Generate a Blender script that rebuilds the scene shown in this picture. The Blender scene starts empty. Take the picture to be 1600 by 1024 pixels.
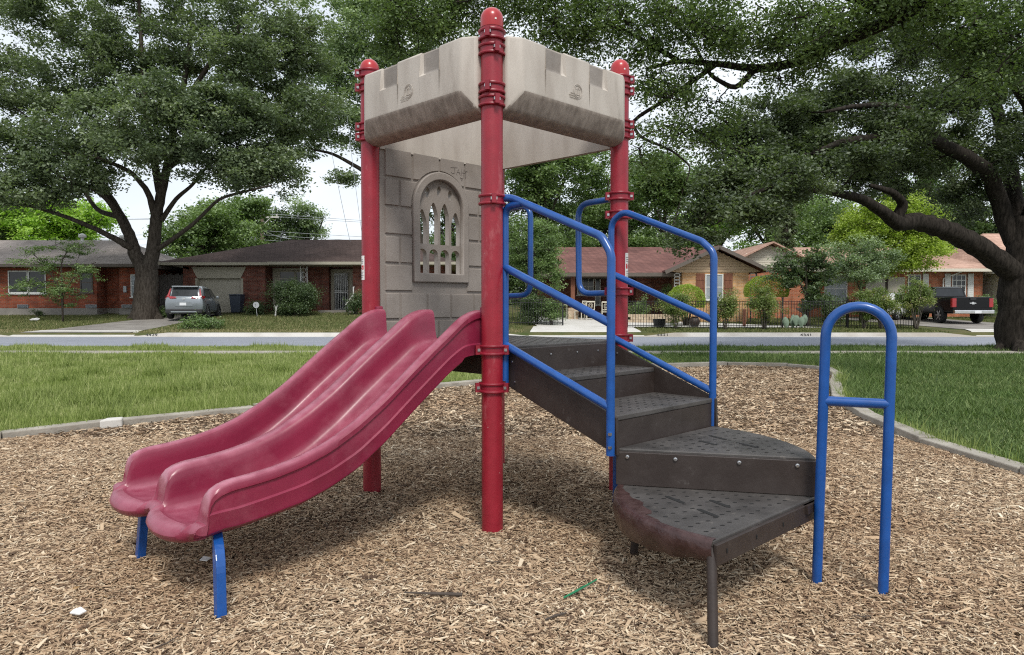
import bpy, bmesh, math
import numpy as np
from mathutils import Vector, Matrix
R = math.radians
rng = np.random.default_rng(7)

# ------------------------------------------------------------ camera, sky, sun, exposure
scene = bpy.context.scene
COL = scene.collection
FPX, PITCH, CAMH = 1122.08, 0.033, 1.362
cam = bpy.data.objects.new('camera', bpy.data.cameras.new('camera')); COL.objects.link(cam)
cam.data.sensor_width = 36; cam.data.lens = 36 * FPX / 1600
cam.location = (0, 0, CAMH); cam.rotation_euler = (math.pi / 2 - PITCH, 0, 0)
cam.data.clip_end = 1500; scene.camera = cam
SUN_EL, SUN_AZ = 52, 168        # azimuth of the sun seen from the scene, clockwise from +Y (behind the camera, to the right)
w = bpy.data.worlds.new('World'); scene.world = w; w.use_nodes = True
nt = w.node_tree; nt.nodes.clear()
out = nt.nodes.new('ShaderNodeOutputWorld'); bg = nt.nodes.new('ShaderNodeBackground')
sky = nt.nodes.new('ShaderNodeTexSky'); sky.sky_type = 'NISHITA'; sky.sun_disc = False
sky.sun_elevation = R(SUN_EL); sky.sun_rotation = R(SUN_AZ); sky.air_density = 1.0; sky.dust_density = 2.0
tc = nt.nodes.new('ShaderNodeTexCoord'); mp = nt.nodes.new('ShaderNodeMapping'); mp.inputs['Scale'].default_value = (1, 1, 2.6)
cn = nt.nodes.new('ShaderNodeTexNoise'); cn.inputs['Scale'].default_value = 2.3; cn.inputs['Detail'].default_value = 5
cr = nt.nodes.new('ShaderNodeValToRGB'); cr.color_ramp.elements[0].position = .3; cr.color_ramp.elements[0].color = (.55,) * 3 + (1,)
cr.color_ramp.elements[1].position = .62; cr.color_ramp.elements[1].color = (.97,) * 3 + (1,)
mx = nt.nodes.new('ShaderNodeMix'); mx.data_type = 'RGBA'; mx.inputs['B'].default_value = (7.8, 8.25, 8.75, 1)
nt.links.new(tc.outputs['Generated'], mp.inputs[0]); nt.links.new(mp.outputs[0], cn.inputs['Vector'])
nt.links.new(cn.outputs['Fac'], cr.inputs[0]); nt.links.new(cr.outputs[0], mx.inputs['Factor'])
nt.links.new(sky.outputs[0], mx.inputs['A']); nt.links.new(mx.outputs['Result'], bg.inputs[0])
bg.inputs[1].default_value = 0.095; nt.links.new(bg.outputs[0], out.inputs[0])
sl = bpy.data.lights.new('sun', 'SUN'); sl.energy = 2.0; sl.angle = R(14); sl.color = (1, .965, .9)
so = bpy.data.objects.new('sun', sl); COL.objects.link(so); so.location = (0, -5, 30)
az = R(SUN_AZ); so.rotation_euler = Vector((math.sin(az) * math.cos(R(SUN_EL)), math.cos(az) * math.cos(R(SUN_EL)), math.sin(R(SUN_EL)))).to_track_quat('Z', 'Y').to_euler()
scene.view_settings.view_transform = 'Standard'; scene.view_settings.look = 'None'
scene.view_settings.exposure = 0.5; scene.view_settings.gamma = 1
scene.cycles.max_bounces = 6; scene.cycles.diffuse_bounces = 3; scene.cycles.transmission_bounces = 4; scene.cycles.transparent_max_bounces = 6
scene.cycles.use_denoising = False; scene.cycles.filter_width = 1.15; scene.cycles.sample_clamp_indirect = 4

# ------------------------------------------------------------ helpers
def PX(u, v, Y):
    """world point at photo pixel (u, v) of the 1600-px frame and world depth Y"""
    x = (u - 800) / FPX; q = -(v - 512) / FPX
    y = math.cos(PITCH) + q * math.sin(PITCH); z = -math.sin(PITCH) + q * math.cos(PITCH)
    return np.array([x * Y / y, Y, CAMH + z * Y / y])

def tz(X, Y):
    """height of the terrain"""
    X = np.asarray(X, float); Y = np.asarray(Y, float)
    s = .060 + (.031 - .060) * np.clip((X + 2) / 10, 0, 1)
    return np.where(Y > 30.0, .15 + s * np.clip(Y - 30.5, 0, 40), 0.0)

class MB:
    """collects geometry; build() links it as one mesh object"""
    def __init__(s): s.v = []; s.f = []; s.n = 0; s.att = []
    def add(s, v, faces, m=0, att=None):
        v = np.asarray(v, float).reshape(-1, 3)
        if isinstance(faces, np.ndarray):
            s.f.append((faces + s.n, m, att))
        else:
            by = {}
            for f in faces: by.setdefault(len(f), []).append(f)
            for k, ff in by.items(): s.f.append((np.array(ff) + s.n, m, None))
        s.v.append(v); s.n += len(v); return s
    def box(s, x0, x1, y0, y1, z0, z1, m=0):
        v = [(x, y, z) for z in (z0, z1) for y in (y0, y1) for x in (x0, x1)]
        return s.add(v, [(0, 2, 3, 1), (4, 5, 7, 6), (0, 1, 5, 4), (2, 6, 7, 3), (0, 4, 6, 2), (1, 3, 7, 5)], m)
    def obox(s, c, ax, sz, m=0):
        """oriented box: centre, 3 axes, 3 half sizes"""
        c = np.array(c, float); ax = np.array(ax, float)
        v = [c + ax[0] * i * sz[0] + ax[1] * j * sz[1] + ax[2] * k * sz[2] for k in (-1, 1) for j in (-1, 1) for i in (-1, 1)]
        return s.add(v, [(0, 2, 3, 1), (4, 5, 7, 6), (0, 1, 5, 4), (2, 6, 7, 3), (0, 4, 6, 2), (1, 3, 7, 5)], m)
    def bar(s, a, b, hw, hh, m=0):
        a = np.array(a, float); b = np.array(b, float); d = b - a; L = np.linalg.norm(d); d = d / L
        up = np.array([0, 0, 1.]) if abs(d[2]) < .9 else np.array([0, 1., 0])
        r = np.cross(d, up); r /= np.linalg.norm(r); u2 = np.cross(r, d)
        return s.obox((a + b) / 2, (d, r, u2), (L / 2, hw, hh), m)
    def tube(s, pts, rad, sides=8, m=0, caps=True):
        p = np.asarray(pts, float); n = len(p); rad = np.broadcast_to(np.asarray(rad, float), (n,))
        t = np.gradient(p, axis=0); t /= np.linalg.norm(t, axis=1)[:, None] + 1e-12
        up = np.array([0, 0, 1.]) if abs(t[0][2]) < .9 else np.array([1., 0, 0])
        u_ = np.cross(t[0], up); u_ /= np.linalg.norm(u_)
        an = np.linspace(0, 2 * np.pi, sides, endpoint=False); V = []
        for i in range(n):
            u_ = u_ - t[i] * (u_ @ t[i]); u_ /= np.linalg.norm(u_) + 1e-12; w_ = np.cross(t[i], u_)
            V.append(p[i] + rad[i] * (np.cos(an)[:, None] * u_ + np.sin(an)[:, None] * w_))
        V = np.concatenate(V)
        i = np.arange(n - 1)[:, None]; j = np.arange(sides)[None, :]; k = (j + 1) % sides
        F = np.stack([i * sides + j, i * sides + k, (i + 1) * sides + k, (i + 1) * sides + j], -1).reshape(-1, 4)
        n0 = s.n; s.add(V, F, m)
        if caps:
            s.f.append((np.array([list(range(sides))[::-1], list(range((n - 1) * sides, n * sides))]) + n0, m, None))
        return s
    def lathe(s, prof, c, sides=24, m=0, sx=1, sy=1):
        """prof: (r, z) from bottom up, axis z through c"""
        an = np.linspace(0, 2 * np.pi, sides, endpoint=False); P = np.array(prof, float)
        V = np.stack([c[0] + P[:, :1] * np.cos(an) * sx, c[1] + P[:, :1] * np.sin(an) * sy, c[2] + P[:, 1:2] + 0 * an], -1).reshape(-1, 3)
        n = len(P); i = np.arange(n - 1)[:, None]; j = np.arange(sides)[None, :]; k = (j + 1) % sides
        F = np.stack([i * sides + j, i * sides + k, (i + 1) * sides + k, (i + 1) * sides + j], -1).reshape(-1, 4)
        n0 = s.n; s.add(V, F, m)
        s.f.append((np.array([list(range(sides))[::-1], list(range((n - 1) * sides, n * sides))]) + n0, m, None))
        return s
    def prism(s, poly, a, m=0):
        """poly: list of 3D points (planar), a: extrusion vector"""
        P = np.array(poly, float); n = len(P)
        V = np.concatenate([P, P + np.array(a, float)])
        return s.add(V, [tuple(range(n))[::-1], tuple(range(n, 2 * n))] + [(i, (i + 1) % n, n + (i + 1) % n, n + i) for i in range(n)], m)
    def mesh(s, name, mats, smooth=False):
        me = bpy.data.meshes.new(name)
        V = np.concatenate(s.v).astype(np.float32)
        me.vertices.add(len(V)); me.vertices.foreach_set('co', V.ravel())
        L = np.concatenate([f.ravel() for f, _, _ in s.f]).astype(np.int32)
        tot = np.concatenate([np.full(len(f), f.shape[1]) for f, _, _ in s.f]).astype(np.int32)
        mi = np.concatenate([np.full(len(f), m) for f, m, _ in s.f]).astype(np.int32)
        me.loops.add(len(L)); me.loops.foreach_set('vertex_index', L)
        me.polygons.add(len(tot)); st = np.concatenate([[0], np.cumsum(tot)[:-1]]).astype(np.int32)
        me.polygons.foreach_set('loop_start', st); me.polygons.foreach_set('loop_total', tot)
        me.polygons.foreach_set('material_index', mi)
        me.polygons.foreach_set('use_smooth', np.full(len(tot), bool(smooth)))
        if any(a is not None for _, _, a in s.f):
            A = np.concatenate([a if a is not None else np.full(len(f), .5) for f, _, a in s.f]).astype(np.float32)
            at = me.attributes.new('rnd', 'FLOAT', 'FACE'); at.data.foreach_set('value', A)
        for mt in (mats if isinstance(mats, (list, tuple)) else [mats]): me.materials.append(mt)
        me.update(calc_edges=True)
        return me
    def build(s, name, mats, parent=None, smooth=False, bevel=0, seg=2, fix=True):
        me = s.mesh(name, mats, smooth)
        if fix and len(me.polygons) < 60000:
            bm = bmesh.new(); bm.from_mesh(me); bmesh.ops.recalc_face_normals(bm, faces=bm.faces); bm.to_mesh(me); bm.free()
        o = bpy.data.objects.new(name, me); COL.objects.link(o)
        if parent: o.parent = parent
        if bevel:
            b = o.modifiers.new('bevel', 'BEVEL'); b.width = bevel; b.segments = seg; b.limit_method = 'ANGLE'; b.angle_limit = R(35); b.harden_normals = False
        if smooth and smooth != 'all':
            me.set_sharp_from_angle(angle=R(smooth if smooth is not True else 40))
        return o

def tag(o, label=None, cat=None, group=None, kind=None):
    if label: o['label'] = label
    if cat: o['category'] = cat
    if group: o['group'] = group
    if kind: o['kind'] = kind
    return o
def thing(name, loc, label, cat, group=None, rz=0):
    o = bpy.data.objects.new(name, None); COL.objects.link(o); o.location = loc; o.rotation_euler = (0, 0, rz)
    o.empty_display_size = .2
    return tag(o, label, cat, group)
def struct(o): o['kind'] = 'structure'; return o

def fillet(pts, r, n=6):
    """round the corners of a polyline"""
    P = [np.array(p, float) for p in pts]; out = [P[0]]
    for i in range(1, len(P) - 1):
        a, b, c = P[i - 1], P[i], P[i + 1]
        d1 = a - b; d2 = c - b; l1 = np.linalg.norm(d1); l2 = np.linalg.norm(d2); d1 /= l1; d2 /= l2
        th = math.acos(np.clip(d1 @ d2, -1, 1)); t = min(r / math.tan(th / 2), l1 * .49, l2 * .49)
        p0 = b + d1 * t; p1 = b + d2 * t
        for k in range(n + 1):
            q = k / n; out.append((1 - q) ** 2 * p0 + 2 * q * (1 - q) * b + q * q * p1)
    out.append(P[-1]); return np.array(out)

# ------------------------------------------------------------ materials
def N(nt, t, **kw):
    n = nt.nodes.new(t)
    for k, v in kw.items(): setattr(n, k, v)
    return n
def base_mat(name):
    m = bpy.data.materials.new(name); m.use_nodes = True; nt = m.node_tree
    return m, nt, nt.nodes['Principled BSDF']
def mat(name, col, rough=.5, spec=.5, metal=0, var=.12, nscale=6, bump=0, bscale=60, col2=None, coat=0, stretch=None, thr=(.35, .65)):
    m, nt, b = base_mat(name)
    b.inputs['Roughness'].default_value = rough; b.inputs['Metallic'].default_value = metal
    b.inputs['Specular IOR Level'].default_value = spec; b.inputs['Coat Weight'].default_value = coat; b.inputs['Coat Roughness'].default_value = .15
    tc = N(nt, 'ShaderNodeTexCoord'); src = tc.outputs['Object']
    if stretch:
        mp = N(nt, 'ShaderNodeMapping'); mp.inputs['Scale'].default_value = stretch; nt.links.new(src, mp.inputs[0]); src = mp.outputs[0]
    nz = N(nt, 'ShaderNodeTexNoise'); nz.inputs['Scale'].default_value = nscale; nz.inputs['Detail'].default_value = 6; nz.inputs['Roughness'].default_value = .6
    nt.links.new(src, nz.inputs['Vector'])
    cr = N(nt, 'ShaderNodeValToRGB'); c = np.array(col)
    c2 = np.array(col2) if col2 is not None else c * (1 + var)
    c1 = c if col2 is not None else c * (1 - var)
    cr.color_ramp.elements[0].position = thr[0]; cr.color_ramp.elements[1].position = thr[1]
    cr.color_ramp.elements[0].color = (*c1, 1); cr.color_ramp.elements[1].color = (*c2, 1)
    nt.links.new(nz.outputs['Fac'], cr.inputs[0]); nt.links.new(cr.outputs[0], b.inputs['Base Color'])
    rr = N(nt, 'ShaderNodeMapRange'); rr.inputs['To Min'].default_value = max(0.02, rough - .08); rr.inputs['To Max'].default_value = min(1, rough + .12)
    nt.links.new(nz.outputs['Fac'], rr.inputs[0]); nt.links.new(rr.outputs[0], b.inputs['Roughness'])
    if bump:
        n2 = N(nt, 'ShaderNodeTexNoise'); n2.inputs['Scale'].default_value = bscale; n2.inputs['Detail'].default_value = 5
        nt.links.new(src, n2.inputs['Vector'])
        bp = N(nt, 'ShaderNodeBump'); bp.inputs['Strength'].default_value = bump; bp.inputs['Distance'].default_value = .01
        nt.links.new(n2.outputs['Fac'], bp.inputs['Height']); nt.links.new(bp.outputs[0], b.inputs['Normal'])
    return m
def ramp_mat(name, cols, rough=.9, trans=0.0, spec=.2, patch=None):
    """colour picked per face from the 'rnd' attribute; trans = share of light let through (leaves)"""
    m, nt, b = base_mat(name)
    at = N(nt, 'ShaderNodeAttribute', attribute_name='rnd'); cr = N(nt, 'ShaderNodeValToRGB')
    while len(cr.color_ramp.elements) < len(cols): cr.color_ramp.elements.new(.5)
    for i, c in enumerate(cols): cr.color_ramp.elements[i].position = i / (len(cols) - 1); cr.color_ramp.elements[i].color = (*c, 1)
    nt.links.new(at.outputs['Fac'], cr.inputs[0]); src = cr.outputs[0]
    if patch:
        tc = N(nt, 'ShaderNodeTexCoord'); nz = N(nt, 'ShaderNodeTexNoise'); nz.inputs['Scale'].default_value = patch[0]; nz.inputs['Detail'].default_value = 3
        nt.links.new(tc.outputs['Object'], nz.inputs['Vector'])
        mr = N(nt, 'ShaderNodeMapRange'); mr.inputs['From Min'].default_value = .4; mr.inputs['From Max'].default_value = .65
        nt.links.new(nz.outputs['Fac'], mr.inputs[0])
        mm = N(nt, 'ShaderNodeMix', data_type='RGBA'); mm.blend_type = 'MULTIPLY'; mm.inputs['B'].default_value = (*patch[1], 1)
        nt.links.new(mr.outputs[0], mm.inputs['Factor']); nt.links.new(src, mm.inputs['A']); src = mm.outputs['Result']
    nt.links.new(src, b.inputs['Base Color']); b.inputs['Roughness'].default_value = rough
    b.inputs['Specular IOR Level'].default_value = spec
    if trans:
        tr = N(nt, 'ShaderNodeBsdfTranslucent'); ms = N(nt, 'ShaderNodeMixShader'); ms.inputs[0].default_value = trans
        mu = N(nt, 'ShaderNodeMix', data_type='RGBA'); mu.blend_type = 'MULTIPLY'; mu.inputs['Factor'].default_value = 1; mu.inputs['B'].default_value = (1.5, 1.7, .7, 1)
        nt.links.new(src, mu.inputs['A']); nt.links.new(mu.outputs['Result'], tr.inputs[0])
        nt.links.new(b.outputs[0], ms.inputs[1]); nt.links.new(tr.outputs[0], ms.inputs[2])
        nt.links.new(ms.outputs[0], nt.nodes['Material Output'].inputs[0])
    return m
def brick_mat(name, c1, c2, mortar, bw=.21, bh=.075, ms=.010):
    m, nt, b = base_mat(name); b.inputs['Roughness'].default_value = .9; b.inputs['Specular IOR Level'].default_value = .15
    tc = N(nt, 'ShaderNodeTexCoord'); sp = N(nt, 'ShaderNodeSeparateXYZ'); nt.links.new(tc.outputs['Object'], sp.inputs[0])
    ad = N(nt, 'ShaderNodeMath', operation='ADD'); nt.links.new(sp.outputs[0], ad.inputs[0]); nt.links.new(sp.outputs[1], ad.inputs[1])
    cb = N(nt, 'ShaderNodeCombineXYZ'); nt.links.new(ad.outputs[0], cb.inputs[0]); nt.links.new(sp.outputs[2], cb.inputs[1])
    bt = N(nt, 'ShaderNodeTexBrick'); bt.inputs['Color1'].default_value = (*c1, 1); bt.inputs['Color2'].default_value = (*c2, 1); bt.inputs['Mortar'].default_value = (*mortar, 1)
    bt.inputs['Scale'].default_value = 1; bt.inputs['Mortar Size'].default_value = ms; bt.inputs['Brick Width'].default_value = bw; bt.inputs['Row Height'].default_value = bh
    nt.links.new(cb.outputs[0], bt.inputs['Vector'])
    nz = N(nt, 'ShaderNodeTexNoise'); nz.inputs['Scale'].default_value = 2.2; nz.inputs['Detail'].default_value = 7
    nt.links.new(cb.outputs[0], nz.inputs['Vector'])
    mm = N(nt, 'ShaderNodeMix', data_type='RGBA'); mm.blend_type = 'OVERLAY'; mm.inputs['Factor'].default_value = .75
    nt.links.new(bt.outputs[0], mm.inputs['A']); nt.links.new(nz.outputs['Fac'], mm.inputs['B']); nt.links.new(mm.outputs['Result'], b.inputs['Base Color'])
    bp = N(nt, 'ShaderNodeBump'); bp.inputs['Strength'].default_value = .5; bp.inputs['Distance'].default_value = .01; bp.invert = True
    nt.links.new(bt.outputs['Fac'], bp.inputs['Height']); nt.links.new(bp.outputs[0], b.inputs['Normal'])
    return m
def shingle_mat(name, ca, cb_, cc):
    m, nt, b = base_mat(name); b.inputs['Roughness'].default_value = .95; b.inputs['Specular IOR Level'].default_value = .1
    tc = N(nt, 'ShaderNodeTexCoord'); sp = N(nt, 'ShaderNodeSeparateXYZ'); nt.links.new(tc.outputs['Object'], sp.inputs[0])
    a1 = N(nt, 'ShaderNodeMath', operation='MULTIPLY'); a1.inputs[1].default_value = 2.6; nt.links.new(sp.outputs[2], a1.inputs[0])
    ad = N(nt, 'ShaderNodeMath', operation='ADD'); nt.links.new(sp.outputs[0], ad.inputs[0]); nt.links.new(sp.outputs[1], ad.inputs[1])
    cb = N(nt, 'ShaderNodeCombineXYZ'); nt.links.new(ad.outputs[0], cb.inputs[0]); nt.links.new(a1.outputs[0], cb.inputs[1])
    bt = N(nt, 'ShaderNodeTexBrick'); bt.inputs['Color1'].default_value = (*ca, 1); bt.inputs['Color2'].default_value = (*cb_, 1); bt.inputs['Mortar'].default_value = (*cc, 1)
    bt.inputs['Scale'].default_value = 1; bt.inputs['Mortar Size'].default_value = .012; bt.inputs['Brick Width'].default_value = .3; bt.inputs['Row Height'].default_value = .17
    bt.inputs['Bias'].default_value = .1
    nt.links.new(cb.outputs[0], bt.inputs['Vector'])
    nz = N(nt, 'ShaderNodeTexNoise'); nz.inputs['Scale'].default_value = .5; nz.inputs['Detail'].default_value = 8; nt.links.new(tc.outputs['Object'], nz.inputs['Vector'])
    mm = N(nt, 'ShaderNodeMix', data_type='RGBA'); mm.blend_type = 'OVERLAY'; mm.inputs['Factor'].default_value = .6
    nt.links.new(bt.outputs[0], mm.inputs['A']); nt.links.new(nz.outputs['Fac'], mm.inputs['B']); nt.links.new(mm.outputs['Result'], b.inputs['Base Color'])
    return m

M = {}
M['post'] = mat('red_post_paint', (.275, .011, .025), .42, var=.10, nscale=9, bump=.05, bscale=90, coat=.1)
M['cap'] = mat('red_cap_plastic', (.38, .014, .018), .28, var=.1, coat=.3)
M['clamp'] = mat('red_clamp_paint', (.23, .009, .023), .4, var=.15)
M['slide'] = mat('faded_red_plastic', (.205, .015, .044), .36, var=.12, nscale=3.5, bump=.06, bscale=30, coat=.12)
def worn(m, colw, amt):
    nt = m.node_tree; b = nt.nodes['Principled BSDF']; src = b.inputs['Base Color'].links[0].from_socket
    at = N(nt, 'ShaderNodeAttribute', attribute_name='wear_sheen'); tc = N(nt, 'ShaderNodeTexCoord'); nz = N(nt, 'ShaderNodeTexNoise'); nz.inputs['Scale'].default_value = 14; nz.inputs['Detail'].default_value = 7
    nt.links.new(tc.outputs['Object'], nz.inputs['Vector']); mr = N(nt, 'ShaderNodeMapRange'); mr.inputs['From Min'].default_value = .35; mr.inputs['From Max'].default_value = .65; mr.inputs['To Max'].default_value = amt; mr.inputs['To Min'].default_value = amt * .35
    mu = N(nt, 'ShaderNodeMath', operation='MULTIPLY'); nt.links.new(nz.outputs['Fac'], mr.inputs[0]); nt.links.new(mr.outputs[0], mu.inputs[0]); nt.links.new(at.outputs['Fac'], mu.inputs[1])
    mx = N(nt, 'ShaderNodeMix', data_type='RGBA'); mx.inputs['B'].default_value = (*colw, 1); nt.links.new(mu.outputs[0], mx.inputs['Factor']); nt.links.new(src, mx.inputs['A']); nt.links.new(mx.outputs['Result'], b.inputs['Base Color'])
worn(M['slide'], (.50, .22, .28), .85)  # pale scuffing on rail tops and fillets, with sky sheen painted into it
M['blue'] = mat('blue_paint', (.006, .070, .285), .32, var=.12, nscale=12, coat=.3)
def scuff(m, colw, scale, lo, hi, amt, stretch=(1, 1, 1)):
    nt = m.node_tree; b = nt.nodes['Principled BSDF']; src = b.inputs['Base Color'].links[0].from_socket
    tc = N(nt, 'ShaderNodeTexCoord'); mp = N(nt, 'ShaderNodeMapping'); mp.inputs['Scale'].default_value = stretch; nt.links.new(tc.outputs['Object'], mp.inputs[0])
    nz = N(nt, 'ShaderNodeTexNoise'); nz.inputs['Scale'].default_value = scale; nz.inputs['Detail'].default_value = 8; nz.inputs['Roughness'].default_value = .7; nt.links.new(mp.outputs[0], nz.inputs['Vector'])
    mr = N(nt, 'ShaderNodeMapRange'); mr.inputs['From Min'].default_value = lo; mr.inputs['From Max'].default_value = hi; mr.inputs['To Max'].default_value = amt; nt.links.new(nz.outputs['Fac'], mr.inputs[0])
    mx = N(nt, 'ShaderNodeMix', data_type='RGBA'); mx.inputs['B'].default_value = (*colw, 1); nt.links.new(mr.outputs[0], mx.inputs['Factor']); nt.links.new(src, mx.inputs['A']); nt.links.new(mx.outputs['Result'], b.inputs['Base Color'])
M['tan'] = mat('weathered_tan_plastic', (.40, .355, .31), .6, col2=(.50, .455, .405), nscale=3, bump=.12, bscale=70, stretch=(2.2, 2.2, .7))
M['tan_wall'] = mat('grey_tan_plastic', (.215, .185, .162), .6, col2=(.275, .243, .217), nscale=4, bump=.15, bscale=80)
M['tan_streaked'] = mat('dark_streaked_tan_plastic', (.20, .165, .14), .75, col2=(.34, .29, .25), nscale=5, bump=.15, stretch=(5, 5, .6))  # darker streaked tan for the chamfers and bottom flanges
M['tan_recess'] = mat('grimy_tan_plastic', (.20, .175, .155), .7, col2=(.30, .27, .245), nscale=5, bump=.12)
M['groove'] = mat('dark_groove', (.13, .11, .10), .8)
M['brown'] = mat('brown_vinyl', (.027, .018, .015), .5, col2=(.042, .031, .027), nscale=7, bump=.1, bscale=45, thr=(.4, .75))
M['tread'] = mat('worn_vinyl_tread', (.036, .032, .030), .5, col2=(.080, .073, .069), nscale=4.5, bump=.15, bscale=50, thr=(.35, .7))
M['worn'] = mat('worn_reddish_vinyl', (.030, .011, .010), .35, col2=(.062, .032, .030), nscale=16, bump=.5, bscale=30)
M['hole'] = mat('dark_hole', (.008, .008, .008), .9)
M['bolt'] = mat('steel_bolt', (.5, .5, .5), .3, metal=1)
scuff(M['post'], (.45, .16, .17), 7, .60, .72, .5, (1, 1, .35)); scuff(M['post'], (.6, .5, .48), 30, .68, .72, .7)
scuff(M['blue'], (.12, .10, .10), 22, .66, .72, .7); scuff(M['slide'], (.42, .16, .20), 3, .52, .75, .25); scuff(M['slide'], (.12, .02, .04), 26, .66, .72, .4)
scuff(M['brown'], (.14, .13, .12), 14, .62, .76, .45); scuff(M['tread'], (.16, .14, .12), 18, .60, .72, .5); scuff(M['tan'], (.16, .13, .10), 5, .58, .76, .32, (2, 2, .4)); scuff(M['tan_wall'], (.12, .10, .085), 6, .60, .76, .4)
M['white'] = mat('white_sticker', (.75, .74, .72), .5, var=.04)
M['redink'] = mat('red_ink', (.5, .02, .03), .5)
M['greyink'] = mat('grey_ink', (.25, .25, .25), .6)
M['conc'] = mat('concrete', (.24, .215, .18), .9, col2=(.38, .35, .30), nscale=3, bump=.5, bscale=40)
M['conc_l'] = mat('pale_concrete', (.50, .48, .44), .9, col2=(.60, .58, .55), nscale=1.2, bump=.3, bscale=30)
M['conc_d'] = mat('weathered_concrete', (.17, .155, .14), .9, col2=(.27, .25, .225), nscale=.9, bump=.3, bscale=30)
M['asph'] = mat('grey_asphalt', (.20, .215, .25), .85, col2=(.26, .275, .31), nscale=2, bump=.3, bscale=120, stretch=(.3, 2, 1))
M['bark'] = mat('oak_bark', (.030, .024, .019), .95, spec=.1, col2=(.085, .072, .06), nscale=5, bump=1, bscale=14, stretch=(3, 3, .7))
M['bark_dark'] = mat('dark_live_oak_bark', (.012, .010, .008), .95, spec=.1, col2=(.045, .038, .032), nscale=5, bump=1, bscale=14, stretch=(3, 3, .7))
M['bark2'] = mat('grey_bark', (.10, .085, .07), .95, spec=.1, col2=(.17, .15, .13), nscale=6, bump=1, bscale=20, stretch=(3, 3, .7))
M['glass'] = mat('dark_window_glass', (.02, .023, .026), .08, var=.3, nscale=2)
M['glass_l'] = mat('curtained_window_glass', (.28, .31, .33), .15, var=.15, nscale=1.5)
M['wframe'] = mat('white_window_frame', (.62, .62, .60), .6, var=.05)
M['cream'] = mat('cream_trim', (.36, .33, .26), .7, var=.05)
M['creamdoor'] = mat('cream_garage_door', (.40, .37, .30), .7, var=.05)
M['fascia'] = mat('dark_fascia', (.12, .10, .085), .8, var=.1)
M['black'] = mat('black_iron', (.012, .012, .013), .5)
M['tyre'] = mat('black_rubber', (.015, .015, .016), .8)
M['rim'] = mat('alloy_rim', (.55, .56, .58), .25, metal=.9)
M['silver'] = mat('silver_car_paint', (.22, .245, .265), .28, metal=.4, var=.03, coat=1)
M['blackpaint'] = mat('black_car_paint', (.004, .004, .005), .35, spec=.25, var=.05, coat=.12)
M['whitepaint'] = mat('white_car_paint', (.75, .76, .78), .25, var=.03, coat=1)
M['chrome'] = mat('chrome', (.75, .75, .76), .12, metal=1, var=.05)
M['taillight'] = mat('red_lens', (.30, .005, .009), .12, var=.1, coat=1)
M['plate'] = mat('white_plate', (.68, .7, .72), .4, var=.05)
M['blackplastic'] = mat('black_plastic', (.018, .018, .02), .6)
M['wood_grey'] = mat('weathered_fence_board', (.085, .078, .072), .9, col2=(.14, .13, .12), nscale=4, stretch=(4, 4, .4))
M['wood_red'] = mat('red_brown_wood', (.13, .045, .025), .8, col2=(.22, .09, .05), nscale=3, stretch=(6, 6, .7))
M['siding'] = mat('tan_siding', (.52, .38, .25), .8, var=.05)
M['siding_w'] = mat('cream_siding', (.62, .58, .48), .8, var=.05)
M['brick_red'] = brick_mat('red_brick', (.30, .070, .032), (.19, .045, .025), (.20, .12, .09))
M['brick_dk'] = brick_mat('dark_red_brick', (.20, .060, .038), (.11, .036, .026), (.17, .12, .10))
M['brick_tan'] = brick_mat('tan_brick', (.56, .32, .14), (.46, .25, .11), (.50, .38, .26))
M['brick_or'] = brick_mat('orange_brick', (.42, .13, .06), (.33, .10, .05), (.36, .24, .17))
M['roof_grey'] = shingle_mat('grey_shingles', (.34, .30, .275), (.27, .235, .215), (.19, .165, .15))
M['roof_brown'] = shingle_mat('brown_shingles', (.105, .075, .068), (.080, .057, .052), (.05, .036, .033))
M['roof_rose'] = shingle_mat('rose_shingles', (.21, .105, .09), (.14, .072, .064), (.09, .048, .044))
M['roof_peach'] = shingle_mat('peach_shingles', (.50, .33, .26), (.37, .235, .18), (.25, .155, .12))
M['pole'] = mat('utility_pole_wood', (.16, .12, .09), .9, stretch=(3, 3, .3))
M['galv'] = mat('galvanised_steel', (.35, .37, .39), .5, metal=.6)
M['terra'] = mat('dark_pot', (.05, .035, .03), .5)
M['stone'] = mat('stacked_stone', (.38, .28, .19), .9, col2=(.55, .45, .33), nscale=3, bump=.8, bscale=12)
M['litter'] = mat('white_paper', (.7, .68, .66), .8)
M['greenplastic'] = mat('green_plastic', (.02, .20, .09), .4)
M['stick'] = mat('dead_twig', (.07, .055, .045), .95)
M['chips'] = ramp_mat('wood_chip_pieces', [(.10, .066, .045), (.28, .19, .125), (.42, .305, .20), (.53, .40, .27), (.60, .475, .33), (.72, .62, .47)], .85, patch=(.7, (.86, .80, .75)))
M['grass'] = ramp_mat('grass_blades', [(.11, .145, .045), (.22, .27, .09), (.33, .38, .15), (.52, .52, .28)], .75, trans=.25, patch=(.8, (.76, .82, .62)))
M['grass_oak_shade'] = ramp_mat('oak_shaded_clover_grass', [(.055, .085, .032), (.10, .15, .052), (.16, .22, .08), (.28, .32, .15)], .7, trans=.2, patch=(.9, (.75, .85, .7)))  # shade of the right oak is put into these darker clover and grass colours
M['grass_far'] = ramp_mat('dry_grass_tufts', [(.07, .095, .035), (.13, .155, .055), (.20, .20, .09), (.34, .29, .17)], .8, trans=.2)
def leafmat(name, a, b_, c, trans=.3):
    g_ = 2.05; a, b_, c = [tuple(min(.6, x * g_) for x in q) for q in (a, b_, c)]
    return ramp_mat(name, [tuple(x * .78 for x in a), a, b_, c], .5, trans=trans, spec=.45)
M['leaf_oak'] = leafmat('oak_leaves', (.052, .070, .040), (.080, .102, .058), (.135, .160, .098))
M['leaf_oak2'] = leafmat('live_oak_leaves', (.030, .041, .022), (.050, .066, .034), (.095, .115, .065))
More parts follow.
